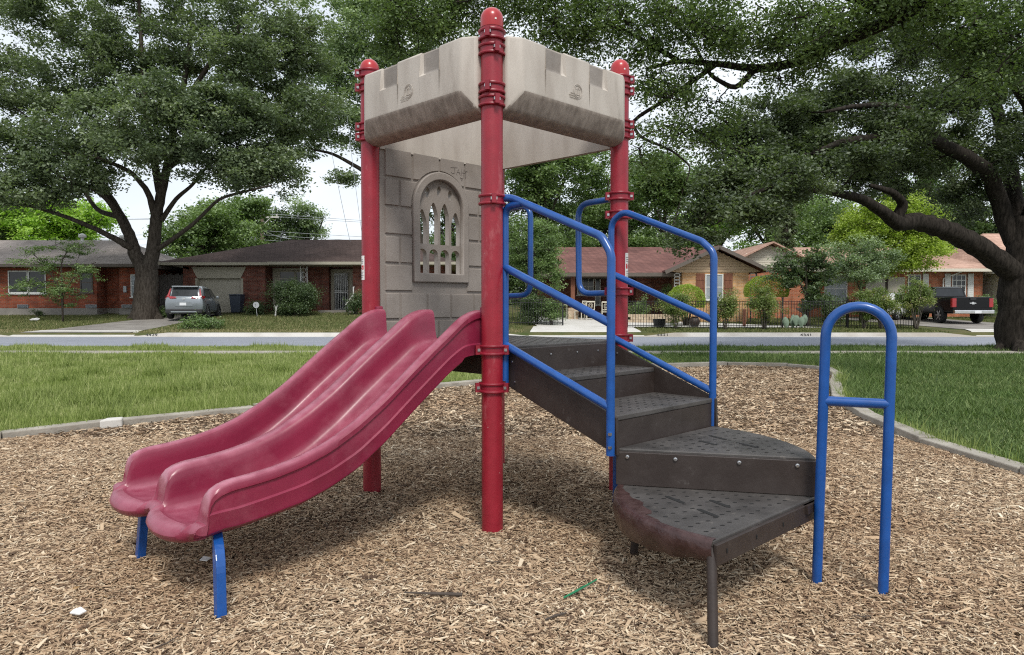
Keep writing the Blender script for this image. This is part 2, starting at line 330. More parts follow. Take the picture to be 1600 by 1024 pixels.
M['leaf_dark'] = leafmat('dark_leaves', (.034, .052, .025), (.054, .078, .034), (.09, .12, .055))
M['leaf_mid'] = leafmat('mid_green_leaves', (.055, .085, .032), (.085, .122, .048), (.13, .175, .08))
M['leaf_over'] = leafmat('overhang_leaves', (.040, .060, .022), (.062, .090, .034), (.11, .145, .06))
M['leaf_bright'] = leafmat('bright_leaves', (.09, .15, .025), (.15, .23, .04), (.22, .31, .07), .35)
M['leaf_lime'] = leafmat('lime_leaves', (.10, .135, .022), (.16, .205, .034), (.23, .28, .06), .35)
M['leaf_grey'] = leafmat('grey_green_leaves', (.08, .11, .06), (.12, .155, .09), (.2, .24, .15))
M['leaf_shrub'] = leafmat('shrub_leaves', (.06, .085, .025), (.10, .13, .04), (.19, .16, .08))
M['cactus'] = mat('blue_green_cactus', (.16, .22, .16), .7, var=.2)
M['flower'] = mat('pale_flowers', (.65, .5, .45), .7)

# ------------------------------------------------------------ setting: terrain, street, paths
xs = np.unique(np.concatenate([np.linspace(-300, -40, 14), np.linspace(-40, 40, 41), np.linspace(40, 300, 14)]))
ysr = np.array([-80, -30, -10, 0, 5, 10, 15, 20, 25, 29.9, 30.02, 30.5, 34, 38, 42, 50, 60, 70.5, 110, 200, 500])
XX, YY = np.meshgrid(xs, ysr); ZZ = tz(XX, YY)
g = MB(); nx = len(xs)
i = np.arange(len(ysr) - 1)[:, None]; j = np.arange(nx - 1)[None, :]
g.add(np.stack([XX, YY, ZZ], -1).reshape(-1, 3), np.stack([i * nx + j, i * nx + j + 1, (i + 1) * nx + j + 1, (i + 1) * nx + j], -1).reshape(-1, 4))
M['soil'] = mat('lawn_soil', (.055, .075, .025), .95, spec=.1, col2=(.13, .115, .055), nscale=.9, bump=.8, bscale=25)
struct(g.build('ground', M['soil'], fix=False))

EDGE = [(-14, .2), (-9, 3.9), (-5.07, 7.1), (-4.34, 7.95), (-3.2, 8.99), (-1.23, 11.4), (-.4, 12.15), (1.2, 13.7), (3.0, 15.1), (4.7, 15.6), (5.9, 15.35), (6.35, 14.6),
        (6.0, 13.4), (5.2, 11.75), (4.5, 10.1), (4.12, 8.49), (3.93, 6.88), (4.0, 5.62), (4.35, 4.0), (5.1, 2.0), (6.6, 0), (9, -3)]
POLY = np.array(EDGE + [(9, -8), (-16, -8)])
def inside(x, y, P=POLY):
    x = np.asarray(x); y = np.asarray(y); r = np.zeros(x.shape, bool); n = len(P)
    for k in range(n):
        x1, y1 = P[k]; x2, y2 = P[(k + 1) % n]
        c = ((y1 > y) != (y2 > y)) & (x < (x2 - x1) * (y - y1) / (y2 - y1 + 1e-12) + x1); r ^= c
    return r
mb = MB(); mb.add([(x, y, .006) for x, y in POLY], [tuple(range(len(POLY)))])
M['mulch_base'] = mat('mulch_soil', (.05, .033, .022), .95, spec=.1, col2=(.16, .11, .07), nscale=30, bump=1, bscale=80)
struct(mb.build('mulch_bed', M['mulch_base']))

def offs(P, d):
    P = np.array(P, float); t = np.gradient(P, axis=0); t /= np.linalg.norm(t, axis=1)[:, None]
    return P + d * np.stack([-t[:, 1], t[:, 0]], -1)
# concrete edging made of cast slabs
ed = thing('concrete_edging', (-5.07, 7.1, 0), 'low weathered concrete kerb curving between the wood chips and the grass', 'edging')
inner = np.array(EDGE); outer = offs(inner, .17)
segs = []
for k in range(1, len(inner) - 2):
    L = np.linalg.norm(inner[k + 1] - inner[k]); n = max(1, round(L / 2.2))
    for q in range(n):
        segs.append((inner[k] + (inner[k + 1] - inner[k]) * q / n, inner[k] + (inner[k + 1] - inner[k]) * (q + 1) / n, outer[k] + (outer[k + 1] - outer[k]) * q / n, outer[k] + (outer[k + 1] - outer[k]) * (q + 1) / n))
for k, (a, b, c, d) in enumerate(segs):
    t = (b - a) / np.linalg.norm(b - a) * .006; h = .085 + .012 * rng.uniform(-1, 1)
    jog = np.array([-t[1], t[0]]) * rng.uniform(-3, 3)
    P = [a + t + jog, b - t + jog, d - t + jog, c + t + jog]; o = MB()
    o.prism([(p[0] + 5.07, p[1] - 7.1, -.05) for p in P], (0, 0, h + .05))
    o.build('slab', M['conc'], ed, bevel=.012)
o = MB(); o.prism([(-4.47 + 5.07, 7.74 - 7.1, .0), (-4.30 + 5.07, 7.88 - 7.1, .0), (-4.36 + 5.07, 8.02 - 7.1, .0), (-4.50 + 5.07, 7.93 - 7.1, .0)], (0, 0, .098)); o.build('broken_chunk', M['conc_l'], ed, bevel=.015)

def sheet(name, poly, dz, m, n=1):
    """flat-ish sheet on the terrain: poly of 4 points (near-left, near-right, far-right, far-left)"""
    p = [np.array(q, float) for q in poly]; o = MB(); V = []
    for a in range(n + 1):
        for q in (p[0] + (p[3] - p[0]) * a / n, p[1] + (p[2] - p[1]) * a / n):
            V.append((q[0], q[1], float(tz(q[0], q[1])) + dz))
    o.add(V, [(2 * a, 2 * a + 1, 2 * a + 3, 2 * a + 2) for a in range(n)])
    return struct(o.build(name, m))
sheet('sidewalk', [(-60, 19.4), (60, 18.9), (60, 20.1), (-60, 20.6)], .03, M['conc'])
sheet('road', [(-90, 22.6), (90, 22.6), (90, 29.62), (-90, 29.62)], .006, M['asph'])
# far kerb with dropped driveway mouths
o = MB()
def kerb_h(x):
    for a, b in ((-21.0, -15.6), (.6, 5.6), (19.2, 27)):
        if a <= x <= b: return .03
        if a - 1.2 < x < a: return .03 + .12 * (a - x) / 1.2
        if b < x < b + 1.2: return .03 + .12 * (x - b) / 1.2
    return .155
kx = np.unique(np.concatenate([np.arange(-60, 60.1, 2.0), [-22.2, -21, -15.6, -14.4, -.6, .6, 5.6, 6.8, 18, 19.2, 27, 28.2]]))
V = []; 
for x in kx:
    h = kerb_h(x); V += [(x, 29.35, .01), (x, 29.75, .022), (x, 29.80, h), (x, 30.0, h + .004), (x, 30.0, -.1), (x, 29.35, -.1)]
n = len(kx); F = []
for a in range(n - 1):
    for b in range(6): F.append((a * 6 + b, a * 6 + (b + 1) % 6, (a + 1) * 6 + (b + 1) % 6, (a + 1) * 6 + b))
o.add(V, F); M['kerbc'] = mat('kerb_concrete', (.36, .33, .29), .9, col2=(.54, .52, .49), nscale=.22, bump=.3, bscale=30, thr=(.42, .55))
kb = struct(o.build('kerb', M['kerbc']))
for txt, x in (('4433', -18.9 - 3.0), ('4429', -14.95), ('4421', 6.25), ('4341', 12.2)):
    c = bpy.data.curves.new('house_number', 'FONT'); c.body = txt; c.size = .21; c.extrude = .002; c.align_x = 'CENTER'
    t = bpy.data.objects.new('tmp', c); COL.objects.link(t); bpy.context.view_layer.update()
    me = bpy.data.meshes.new_from_object(t.evaluated_get(bpy.context.evaluated_depsgraph_get())); bpy.data.objects.remove(t)
    me.materials.clear(); me.materials.append(M['black'])
    t = bpy.data.objects.new('house_number', me); COL.objects.link(t); t.location = (x, 29.745, .025); t.rotation_euler = (R(80), 0, 0); t.scale = (1.2, .75, 1); t.parent = kb
# driveways
sheet('driveway', [(-20.6, 30.02), (-16.0, 30.02), (-16.4, 41.0), (-18.6, 41.0)], .012, M['conc_d'], 6)
sheet('driveway', [(-20.9, 29.78), (-15.7, 29.78), (-16.0, 31.1), (-20.4, 31.1)], .030, M['conc_l'], 2)
sheet('driveway', [(.7, 29.8), (5.5, 29.8), (5.6, 33.3), (1.0, 33.3)], .030, M['conc_l'], 3)
sheet('patio', [(1.2, 33.3), (14.8, 33.3), (9.0, 38.4), (.6, 40.4)], .022, M['conc_l'], 4)
sheet('driveway', [(19.3, 29.8), (26.9, 29.8), (25.6, 32.2), (20.3, 32.2)], .030, M['conc_l'], 2)
sheet('driveway', [(20.3, 32.2), (25.6, 32.2), (24.5, 42.5), (18.3, 42.5)], .018, M['conc_d'], 5)

# wood chips
def chips(n, yr, size, sides=True, hmax=.018):
    Y = np.sqrt(rng.uniform(yr[0] ** 2, yr[1] ** 2, n * 2)); X = rng.uniform(-1, 1, n * 2) * (.84 * Y + 1.1)
    k = inside(X, Y); X = X[k][:n]; Y = Y[k][:n]; m = len(X)
    mound = .007 * np.sin(X * 3.1 + 1.3 * np.sin(Y * 2.3)) + .005 * np.sin(Y * 4.7 + X * 2) + .006
    Z = .004 + rng.uniform(0, 1, m) ** 1.5 * hmax + np.clip(mound, 0, 1)
    # heaps against the feet of the structure
    L = size * np.exp(rng.normal(0, .42, m)) ; W = L * rng.uniform(.12, .32, m); T = size * rng.uniform(.06, .16, m)
    yaw = rng.uniform(0, 2 * np.pi, m); pit = rng.normal(0, .20, m); rol = rng.normal(0, .45, m)
    a = np.stack([np.cos(yaw) * np.cos(pit), np.sin(yaw) * np.cos(pit), np.sin(pit)], -1)
    s0 = np.stack([-np.sin(yaw), np.cos(yaw), 0 * yaw], -1); u0 = np.cross(a, s0)
    b = s0 * np.cos(rol)[:, None] + u0 * np.sin(rol)[:, None]; c = np.cross(a, b)
    C = np.stack([X, Y, Z], -1); a = a * L[:, None] / 2; b = b * W[:, None] / 2; c = c * T[:, None] / 2
    tp = rng.uniform(.35, 1, (m, 2)); sk = rng.uniform(-.35, .35, m)
    def corner(i, j, k): 
        tt = (tp[:, 0] if i < 0 else tp[:, 1])[:, None]
        return C + a * i * (1 + sk * j * .4)[:, None] + b * j * tt + c * k
    at = np.clip(rng.normal(.50, .24, m), 0, 1); e_ = rng.uniform(0, 1, m); at = np.where(e_ < .13, rng.uniform(0, .12, m), np.where(e_ > .93, rng.uniform(.85, 1, m), at))
    if sides:
        V = np.stack([corner(i, j, k) for k in (-1, 1) for j in (-1, 1) for i in (-1, 1)], 1)
        Fq = np.array([(4, 5, 7, 6), (0, 1, 5, 4), (2, 6, 7, 3), (0, 4, 6, 2), (1, 3, 7, 5)])
        F = (Fq[None] + 8 * np.arange(m)[:, None, None]).reshape(-1, 4); A = np.repeat(at, 5)
    else:
        V = np.stack([corner(i, j, 1) for j in (-1, 1) for i in (-1, 1)], 1)
        F = (np.array([[0, 1, 3, 2]])[None] + 4 * np.arange(m)[:, None, None]).reshape(-1, 4); A = at
    return V.reshape(-1, 3), F, A
mb = MB()
for n_, yr, sz, sd in ((265000, (1.5, 4.2), .0235, True), (215000, (4.2, 7.2), .027, True), (175000, (7.2, 16), .040, False)):
    v, f, a = chips(n_, yr, sz, sd); mb.add(v, f, 0, a)
tag(mb.build('wood_chips', M['chips'], fix=False), 'loose tan wood chips covering the play area', 'wood chips', kind='stuff')

tw = MB()
for q in range(170):
    y = math.sqrt(rng.uniform(4.5, 90)); x = rng.uniform(-.7, .7) * y
    if not inside(x, y): continue
    a = rng.uniform(0, 6.28); L = rng.uniform(.03, .11); p = np.array([x, y, .033]); d = np.array([math.cos(a), math.sin(a), 0]) * L / 2; e_ = np.array([-d[1], d[0], 0]) * rng.normal(0, .15)
    tw.tube([p - d, p + e_, p + d + (0, 0, .004)], [.0022, .0028, .0014], 5)
tag(tw.build('twig_litter', M['stick'], fix=False), 'small dark twigs scattered over the wood chips', 'twigs', kind='stuff')
lv = MB()
for q in range(260):
    y = math.sqrt(rng.uniform(4.5, 120)); x = rng.uniform(-.7, .7) * y
    if not inside(x, y): continue
    a = rng.uniform(0, 6.28); L = rng.uniform(.012, .024); p = np.array([x, y, .032]); d = np.array([math.cos(a), math.sin(a), rng.normal(0, .3)]) * L; e_ = np.array([-math.sin(a), math.cos(a), rng.normal(0, .3)]) * L * .5
    lv.add([p - d, p + e_ + (0, 0, .004), p + d, p - e_], [(0, 1, 2, 3)])
M['deadleaf'] = mat('dead_oak_leaf', (.20, .12, .05), .8, var=.5, nscale=3)
tag(lv.build('leaf_litter', M['deadleaf'], fix=False), 'small fallen brown leaves scattered over the wood chips', 'fallen leaves', kind='stuff')

# grass
def blades(n, X, Y, h, wd, lean=.5):
    m = len(X); yaw = rng.uniform(0, 2 * np.pi, m); hh = h * np.exp(rng.normal(0, .35, m)); ww = wd * rng.uniform(.6, 1.4, m)
    d = np.stack([np.cos(yaw), np.sin(yaw), 0 * yaw], -1); l = rng.uniform(0, lean, m)[:, None] * hh[:, None]
    la = rng.uniform(0, 2 * np.pi, m); ld = np.stack([np.cos(la), np.sin(la), 0 * la], -1)
    C = np.stack([X, Y, tz(X, Y)], -1)
    V = np.stack([C - d * ww[:, None] / 2, C + d * ww[:, None] / 2, C + ld * l + np.array([0, 0, 1]) * hh[:, None]], 1).reshape(-1, 3)
    return V, np.arange(3 * m).reshape(-1, 3)
OUT = np.array([tuple(p) for p in offs(EDGE, .16)] + [(9, -8), (-16, -8)])
def lawn(n, yr, keep, p=1.3):
    Y = (rng.uniform(yr[0] ** p, yr[1] ** p, n)) ** (1 / p); X = rng.uniform(-1, 1, n) * (.92 * Y + 2.5)
    k = keep(X, Y) & ~inside(X, Y, OUT) & ~((Y > 19.3) & (Y < 20.35)); return X[k], Y[k]
mb = MB()
for q in range(46):
    yy = rng.uniform(7.5, 18.5); xx = rng.uniform(-.72 * yy, -.05 * yy)
    if inside(xx, yy, OUT): continue
    m_ = 260; X = xx + rng.normal(0, .16, m_); Y = yy + rng.normal(0, .13, m_); v, f = blades(0, X, Y, .15, .014, 1.0); mb.add(v, f, 0, np.clip(rng.normal(.35, .2, m_), 0, 1))
mm = offs(EDGE, .15); X = []; Y = []
for k in range(1, len(mm) - 2):
    n_ = int(np.linalg.norm(mm[k + 1] - mm[k]) * 420); t = rng.uniform(0, 1, n_)[:, None]; p = mm[k] * (1 - t) + mm[k + 1] * t + rng.normal(0, .035, (n_, 2)); X.append(p[:, 0]); Y.append(p[:, 1])
X = np.concatenate(X); Y = np.concatenate(Y); kk = rng.uniform(0, 1, len(X)) < .5 + .5 * np.sin(X * 2.1 + Y * 1.7); X = X[kk]; Y = Y[kk]
v, f = blades(0, X, Y, .12, .010, .9); mb.add(v, f, 0, np.clip(rng.normal(.35, .22, len(X)), 0, 1))
for n_, yr in ((520000, (4, 13)), (430000, (13, 22.6))):
    X, Y = lawn(n_, yr, lambda X, Y: X < 3.5 + 0 * Y)
    h = .05 + .045 * (np.sin(X * 1.7 + 2 * np.sin(Y * .9)) > .55) ; v, f = blades(0, X, Y, h, .006 + .0007 * Y)
    mb.add(v, f, 0, np.clip(rng.normal(.5, .25, len(X)), 0, 1))
tag(mb.build('lawn_grass', M['grass'], fix=False), 'bright green unmown park grass left of and behind the play area', 'grass', kind='stuff')
mb = MB()
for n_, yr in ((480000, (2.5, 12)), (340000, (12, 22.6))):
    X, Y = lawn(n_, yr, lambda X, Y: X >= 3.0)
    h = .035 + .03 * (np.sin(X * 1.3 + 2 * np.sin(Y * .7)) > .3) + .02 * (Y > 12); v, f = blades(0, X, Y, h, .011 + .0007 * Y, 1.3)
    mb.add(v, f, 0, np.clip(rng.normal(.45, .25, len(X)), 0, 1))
tag(mb.build('clover_grass', M['grass_oak_shade'], fix=False), 'clover and grass right of the play area, coloured darker for the oak shade', 'grass', kind='stuff')
mb = MB(); X = rng.uniform(-34, 34, 240000); Y = rng.uniform(30.3, 43, 240000)
k = ~((X > -20.7 + (Y - 30) * .18) & (X < -16.0)) & ~((X > .5) & (X < 5.7) & (Y < 34)) & ~((X > .8) & (X < 14.8 - (Y - 33.3) * 1.1) & (Y > 33.2)) & ~((X > 19.2) & (X < 26.2) & (Y < 32.3)) & ~((X > 18.6) & (X < 25.4))
X = X[k]; Y = Y[k]; v, f = blades(0, X, Y, .055, .035, 1.0)
mb.add(v, f, 0, np.clip(rng.normal(.42, .25, len(X)) + .35 * (Y < 31.6) * (X < 3) - .1 * (X > 5), 0, 1))
tag(mb.build('front_lawn_grass', M['grass_far'], fix=False), 'short patchy grass of the front lawns across the street', 'grass', kind='stuff')

# ------------------------------------------------------------ play structure (local frame: x = towards the right post, y = away from the stairs)
CX, CY, YAW = -.121, 5.108, .79
play = thing('play_structure', (CX, CY, 0), 'castle themed play tower with red posts, double red slide, brown steps and blue rails', 'play structure', rz=YAW)
def U(u, w, z): return np.array([u, -w, z])
h_ = .6225
def ring_clamp(mb, c, z, ears=(), h=.058):
    p = [(.0638, -h / 2), (.079, -h / 2), (.081, -h / 2 + .006), (.079, -h / 2 + .013), (.071, -h / 2 + .016), (.071, h / 2 - .016), (.079, h / 2 - .013), (.081, h / 2 - .006), (.079, h / 2), (.0638, h / 2)]
    mb.lathe(p, (c[0], c[1], z), 28)
    for a in ears:
        d = np.array([math.cos(a), math.sin(a), 0]); s = np.array([-d[1], d[0], 0]); q = np.array([c[0], c[1], z]) + d * .082
        mb.obox(q, (d, s, (0, 0, 1)), (.020, .013, h / 2 - .002))
        for k in (-1, 1):
            mb.obox(q + d * .004 + s * .015 * k, (d, s, (0, 0, 1)), (.008, .004, .008), 1)
E = lambda k: k * math.pi / 4
posts = {'F': (-h_, h_), 'R': (h_, h_), 'L': (-h_, -h_), 'B': (h_, -h_)}
# (height, ear angles local) ; camera is towards local (-x,-y) i.e. angle 225 deg
clampz = {'F': [(2.915, (E(5) - .25,)), (2.83, (E(5) + .35,)), (2.61, (E(5) - .25,)), (2.535, (E(5) + .35,)), (1.968, (E(5) + .15,)), (1.092, (E(5) - 1.25, E(5) + 1.35)), (.87, (E(5) - 1.35, E(5) + 1.25))],
          'L': [(2.97, (E(5) - 1.2,)), (2.87, (E(5) - 1.2,)), (2.60, (E(5) - 1.2,)), (2.53, (E(5) - 1.2,)), (1.09, (0,))],
          'R': [(2.93, (E(5) + 1.3,)), (2.85, (E(5) + 1.3,)), (2.62, (E(5) + 1.3,)), (2.55, (E(5) + 1.3,)), (2.12, (E(5) + 1.4, E(5) - 1.4)), (1.99, (E(5) + 1.4, E(5) - 1.4)), (1.45, (E(5) + 1.4, E(5) - 1.4)), (1.12, (E(5) + 1.4,))],
          'B': [(2.9, (E(1),)), (2.55, (E(1),)), (2.13, (0,)), (1.43, (0,)), (1.1, (0,))]}
for k, (u, w_) in posts.items():
    c = U(u, w_, 0); o = MB(); o.lathe([(.0635, -.15), (.0635, 1.0), (.0635, 2.0), (.0635, 2.99)], c, 32)
    p = o.build('post', M['post'], play, smooth=30)
    o = MB(); pr = [(.0655, 2.96), (.0665, 2.965)] + [(.0665 * math.cos(t), 3.012 + .0665 * math.sin(t)) for t in np.linspace(0, 1.52, 9)]
    o.lathe(pr, c, 32); a = E(5) + .35; o.obox(c + np.array([math.cos(a) * .066, math.sin(a) * .066, 2.995]), ((math.cos(a), math.sin(a), 0), (-math.sin(a), math.cos(a), 0), (0, 0, 1)), (.003, .005, .005), 1)
    o.build('cap', [M['cap'], M['white']], p, smooth=50)
    for z, ears in clampz[k]:
        o = MB(); ring_clamp(o, c, z, ears); o.build('clamp', [M['clamp'], M['bolt']], p, smooth=30)
# age and warning stickers on the left and right posts
def sticker(post, a0, z0, z1, wid, right):
    c = U(*posts[post], 0); o = MB(); r = .0648; aa = np.linspace(a0 - wid / 2, a0 + wid / 2, 9)
    def patch(b0, b1, y0, y1, m, rr):
        bb = np.linspace(b0, b1, 6); V = [(c[0] + rr * math.cos(t), c[1] + rr * math.sin(t), y) for y in (y0, y1) for t in bb]
        o.add(V, [(q, q + 1, q + 7, q + 6) for q in range(5)], m)
    patch(aa[0], aa[-1], z0, z1, 0, r)
    zm = z0 + (z1 - z0) * .42; zt = z0 + (z1 - z0) * .6
    patch(aa[1], aa[-2], zm, zt, 1, r + .0006)
    mid = (aa[0] + aa[-1]) / 2; hh = zt - zm; s_ = wid * .16     # the white figure 5 in the red block
    sg = 1
    for (x0, x1, y0, y1) in ((-1, 1, .84, .94), (-1, -.5, .5, .9), (-1, 1, .48, .58), (.5, 1, .12, .55), (-1, 1, .06, .17)):
        patch(mid + s_ * x0 * sg, mid + s_ * x1 * sg, zm + hh * y0, zm + hh * y1, 0, r + .0011)
    for q in (.1, .17, .24, .31, .68, .75, .82): patch(aa[1], aa[-2] - wid * .15 * (q * 7 % 1), z0 + (z1 - z0) * q, z0 + (z1 - z0) * (q + .03), 2, r + .0006)
    s = o.build('sticker', [M['white'], M['redink'], M['greyink']], play); s['label'] = 'white and red age sticker on the ' + ('left' if not right else 'right') + ' rear post'
sticker('L', E(5) - 1.05, 1.53, 1.70, 1.0, False)
sticker('R', E(5) + 1.0, 1.53, 1.72, .8, True)

# deck
o = MB(); o.box(-.56, .56, -.62, .62, 1.06, 1.106); o.box(-.62, .62, -.55, .55, 1.0601, 1.1055)
for a in np.arange(-.5, .51, .1):
    for b in np.arange(-.5, .51, .07):
        o.add([(a + .012 * math.cos(t) * 1.6, b + .006 * math.sin(t) * 1.4, 1.1075) for t in np.linspace(0, 2 * np.pi, 8, endpoint=False)], [tuple(range(8))], 1)
dk = o.build('deck', [M['tread'], M['hole']], play, bevel=.006)
o = MB()
for s in (-1, 1):
    o.box(-.55, .55, s * .60 - .02, s * .60 + .02, .94, 1.058); o.box(s * .60 - .02, s * .60 + .02, -.579, .579, .94, 1.058)
for t in (-.3, 0, .3): o.box(-.579, .579, t - .02, t + .02, .97, 1.058)
o.build('deck_frame', M['brown'], dk)

# castle parapet panels
def parapet(rot, streaked=True):
    """built for outward direction +w, along x; then turned by rot quarter turns"""
    o = MB(); zt, zc, zb = 2.915, 2.60, 2.492; D = .755; E_ = .490; A_ = .576; O_ = .700
    xsn = [-E_, -.300, -.120, .120, .300, E_]; RC = .727; zn = 2.765
    P = lambda x, w_, z: (x, -w_, z)
    # front face columns
    for k in range(5):
        x0, x1 = xsn[k], xsn[k + 1]
        if k in (1, 3):
            o.add([P(x0, D, zc), P(x1, D, zc), P(x1, D, zn), P(x0, D, zn)], [(0, 1, 2, 3)])
            o.add([P(x0, D, zn), P(x1, D, zn), P(x1 - .012, RC, zn + .012), P(x0 + .012, RC, zn + .012)], [(0, 1, 2, 3)])
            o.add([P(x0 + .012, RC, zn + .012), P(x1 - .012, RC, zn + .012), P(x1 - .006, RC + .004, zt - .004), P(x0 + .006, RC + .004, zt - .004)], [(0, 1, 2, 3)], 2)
            o.add([P(x0, D, zn), P(x0 + .012, RC, zn + .012), P(x0 + .006, RC + .004, zt - .004), P(x0, D - .004, zt)], [(0, 1, 2, 3)])
            o.add([P(x1, D, zn), P(x1 - .012, RC, zn + .012), P(x1 - .006, RC + .004, zt - .004), P(x1, D - .004, zt)], [(0, 1, 2, 3)])
            o.add([P(x0 + .006, RC + .004, zt - .004), P(x1 - .006, RC + .004, zt - .004), P(x1, .59, zt), P(x0, .59, zt)], [(0, 1, 2, 3)])
        else:
            o.add([P(x0, D, zc), P(x1, D, zc), P(x1, D - .004, zt), P(x0, D - .004, zt)], [(0, 1, 2, 3)])
            o.add([P(x0, D - .004, zt), P(x1, D - .004, zt), P(x1, .59, zt), P(x0, .59, zt)], [(0, 1, 2, 3)])
    for s in (-1, 1):     # end facets
        o.add([P(s * E_, D, zc), P(s * A_, O_, zb), P(s * A_, O_, zt), P(s * E_, D - .004, zt)], [(0, 1, 2, 3)])
        o.add([P(s * E_, D - .004, zt), P(s * A_, O_, zt), P(s * E_, .59, zt), P(s * A_, .59, zt)], [(0, 1, 3, 2)])
        o.add([P(s * A_, O_, zt), P(s * A_, .59, zt), P(s * A_, .59, 2.462), P(s * A_, .635, 2.462), P(s * A_, O_, zb)], [(0, 1, 2, 3, 4)])
    # chamfer, bottom flange, inner face
    cf = [P(x, D, zc) for x in xsn]; lw = [P(-A_ + 2 * A_ * k / 5, O_, zb) for k in range(6)]
    lo = [P(-A_ + 2 * A_ * k / 5, O_ - .065, 2.462) for k in range(6)]; inn = [P(-A_ + 2 * A_ * k / 5, .59, 2.462) for k in range(6)]
    V = cf + lw + lo + inn
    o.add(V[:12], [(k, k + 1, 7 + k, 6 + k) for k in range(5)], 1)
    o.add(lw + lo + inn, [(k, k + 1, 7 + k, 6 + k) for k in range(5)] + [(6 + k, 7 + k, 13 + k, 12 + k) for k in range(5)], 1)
    o.add([P(-A_, .59, 2.462), P(A_, .59, 2.462), P(A_, .59, zt), P(-A_, .59, zt)], [(0, 1, 2, 3)])
    me = o.mesh('parapet_panel', [M['tan'], M['tan_streaked'], M['tan_recess']])
    bm = bmesh.new(); bm.from_mesh(me); bmesh.ops.remove_doubles(bm, verts=bm.verts, dist=.0008); bmesh.ops.recalc_face_normals(bm, faces=bm.faces); bm.to_mesh(me); bm.free()
    ob = bpy.data.objects.new('parapet_panel', me); COL.objects.link(ob); ob.parent = play; ob.rotation_euler = (0, 0, rot)
    b = ob.modifiers.new('bevel', 'BEVEL'); b.width = .015; b.segments = 3; b.limit_method = 'ANGLE'; b.angle_limit = R(25)
    for p in me.polygons: p.use_smooth = True
    me.set_sharp_from_angle(angle=R(50))
    # embossed round maker's mark: rings, a small tower and three lines of lettering reduced to ribs
    e = MB(); cc = np.array([.0, -D - .001, 2.70])
    for rr in (.044, .036): e.tube([cc + np.array([rr * math.cos(t), 0, rr * math.sin(t)]) for t in np.linspace(.2, 2 * np.pi + .2, 25)], .0016, 5)
    for x in (-.016, 0, .016): e.tube([cc + np.array([x, 0, -.022]), cc + np.array([x, 0, .014 + .012 * (x == 0)])], .0016, 5)
    e.tube([cc + np.array([x, 0, z]) for x, z in ((-.022, -.022), (.022, -.022))], .0016, 5)
    e.tube([cc + np.array([x, 0, z]) for x, z in ((-.022, .014), (-.008, .014), (0, .03), (.008, .014), (.022, .014))], .0016, 5)
    for q, (x0, x1) in enumerate(((-.07, -.04), (-.085, -.03), (-.08, .0))): 
        for xx in np.arange(x0, x1, .009): e.tube([cc + np.array([xx, 0, -.018 - q * .014]), cc + np.array([xx + .005, 0, -.026 - q * .014])], .0015, 4)
        e.tube([cc + np.array([x0, 0, -.018 - q * .014]), cc + np.array([x1, 0, -.018 - q * .014])], .0012, 4)
    e.build('emblem', M['tan'], ob, smooth=True)
    return ob
for k in range(4): parapet(k * math.pi / 2)

# castle wall panel with arched window (on the w = -.6 side)
def curve_mesh(name, splines, depth, bevel=0):
    c = bpy.data.curves.new(name, 'CURVE'); c.dimensions = '2D'; c.fill_mode = 'BOTH'; c.extrude = depth / 2; c.bevel_depth = bevel; c.bevel_resolution = 1
    for pts in splines:
        s = c.splines.new('POLY'); s.points.add(len(pts) - 1); s.use_cyclic_u = True
        for p, q in zip(s.points, pts): p.co = (q[0], q[1], 0, 1)
    t = bpy.data.objects.new('tmp', c); COL.objects.link(t); bpy.context.view_layer.update()
    me = bpy.data.meshes.new_from_object(t.evaluated_get(bpy.context.evaluated_depsgraph_get())); bpy.data.objects.remove(t); return me
def arch(x0, x1, z0, zs, n=14, point=0):
    r = (x1 - x0) / 2; xc = (x0 + x1) / 2
    P = [(x0, z0), (x1, z0), (x1, zs)]
    for t in np.linspace(0, np.pi, n)[1:-1]: P.append((xc + r * math.cos(t), zs + r * math.sin(t) * (1 + point * math.sin(t) ** 3)))
    return P + [(x0, zs)]
zs_ = 2.09; ox0, ox1, oz0, ozt = -.225, .215, 1.585, 2.09        # opening
rect = [(-.555, 1.07), (.545, 1.07), (.545, 2.50), (-.555, 2.50)]
opening = arch(ox0, ox1, oz0, ozt, 24)
Yw = .60     # local y of the wall's near face
def put(me, name, m, y, parent):
    me.transform(Matrix.Translation((0, y, 0)) @ Matrix.Rotation(R(90), 4, 'X'))
    me.materials.clear(); me.materials.append(m); o = bpy.data.objects.new(name, me); COL.objects.link(o); o.parent = parent; return o
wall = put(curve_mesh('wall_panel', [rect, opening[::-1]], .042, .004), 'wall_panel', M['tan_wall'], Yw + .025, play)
# raised blocks
def blk(x0, x1, z0, z1):
    n = 10; P = [(x0 + (x1 - x0) * t, z0) for t in np.linspace(0, 1, n, endpoint=False)] + [(x1, z0 + (z1 - z0) * t) for t in np.linspace(0, 1, n, endpoint=False)] + \
        [(x1 - (x1 - x0) * t, z1) for t in np.linspace(0, 1, n, endpoint=False)] + [(x0, z1 - (z1 - z0) * t) for t in np.linspace(0, 1, n, endpoint=False)]
    P = np.array(P); rr = .285; xc = (ox0 + ox1) / 2
    d = P - np.array([xc, zs_]); r = np.hypot(d[:, 0], d[:, 1]); k = (r < rr) & (P[:, 1] > zs_ - .001)
    P[k] = np.array([xc, zs_]) + d[k] / r[k][:, None] * rr
    k = (np.abs(P[:, 0] - xc) < rr) & (P[:, 1] <= zs_ - .001) & (P[:, 1] > 2.0); P[k, 0] = xc + np.sign(d[k, 0]) * rr; return P
o = MB(); rows = np.linspace(1.13, 2.485, 8); rows = [1.085, 1.245, 1.448, 1.652, 1.858, 2.062, 2.27, 2.487]
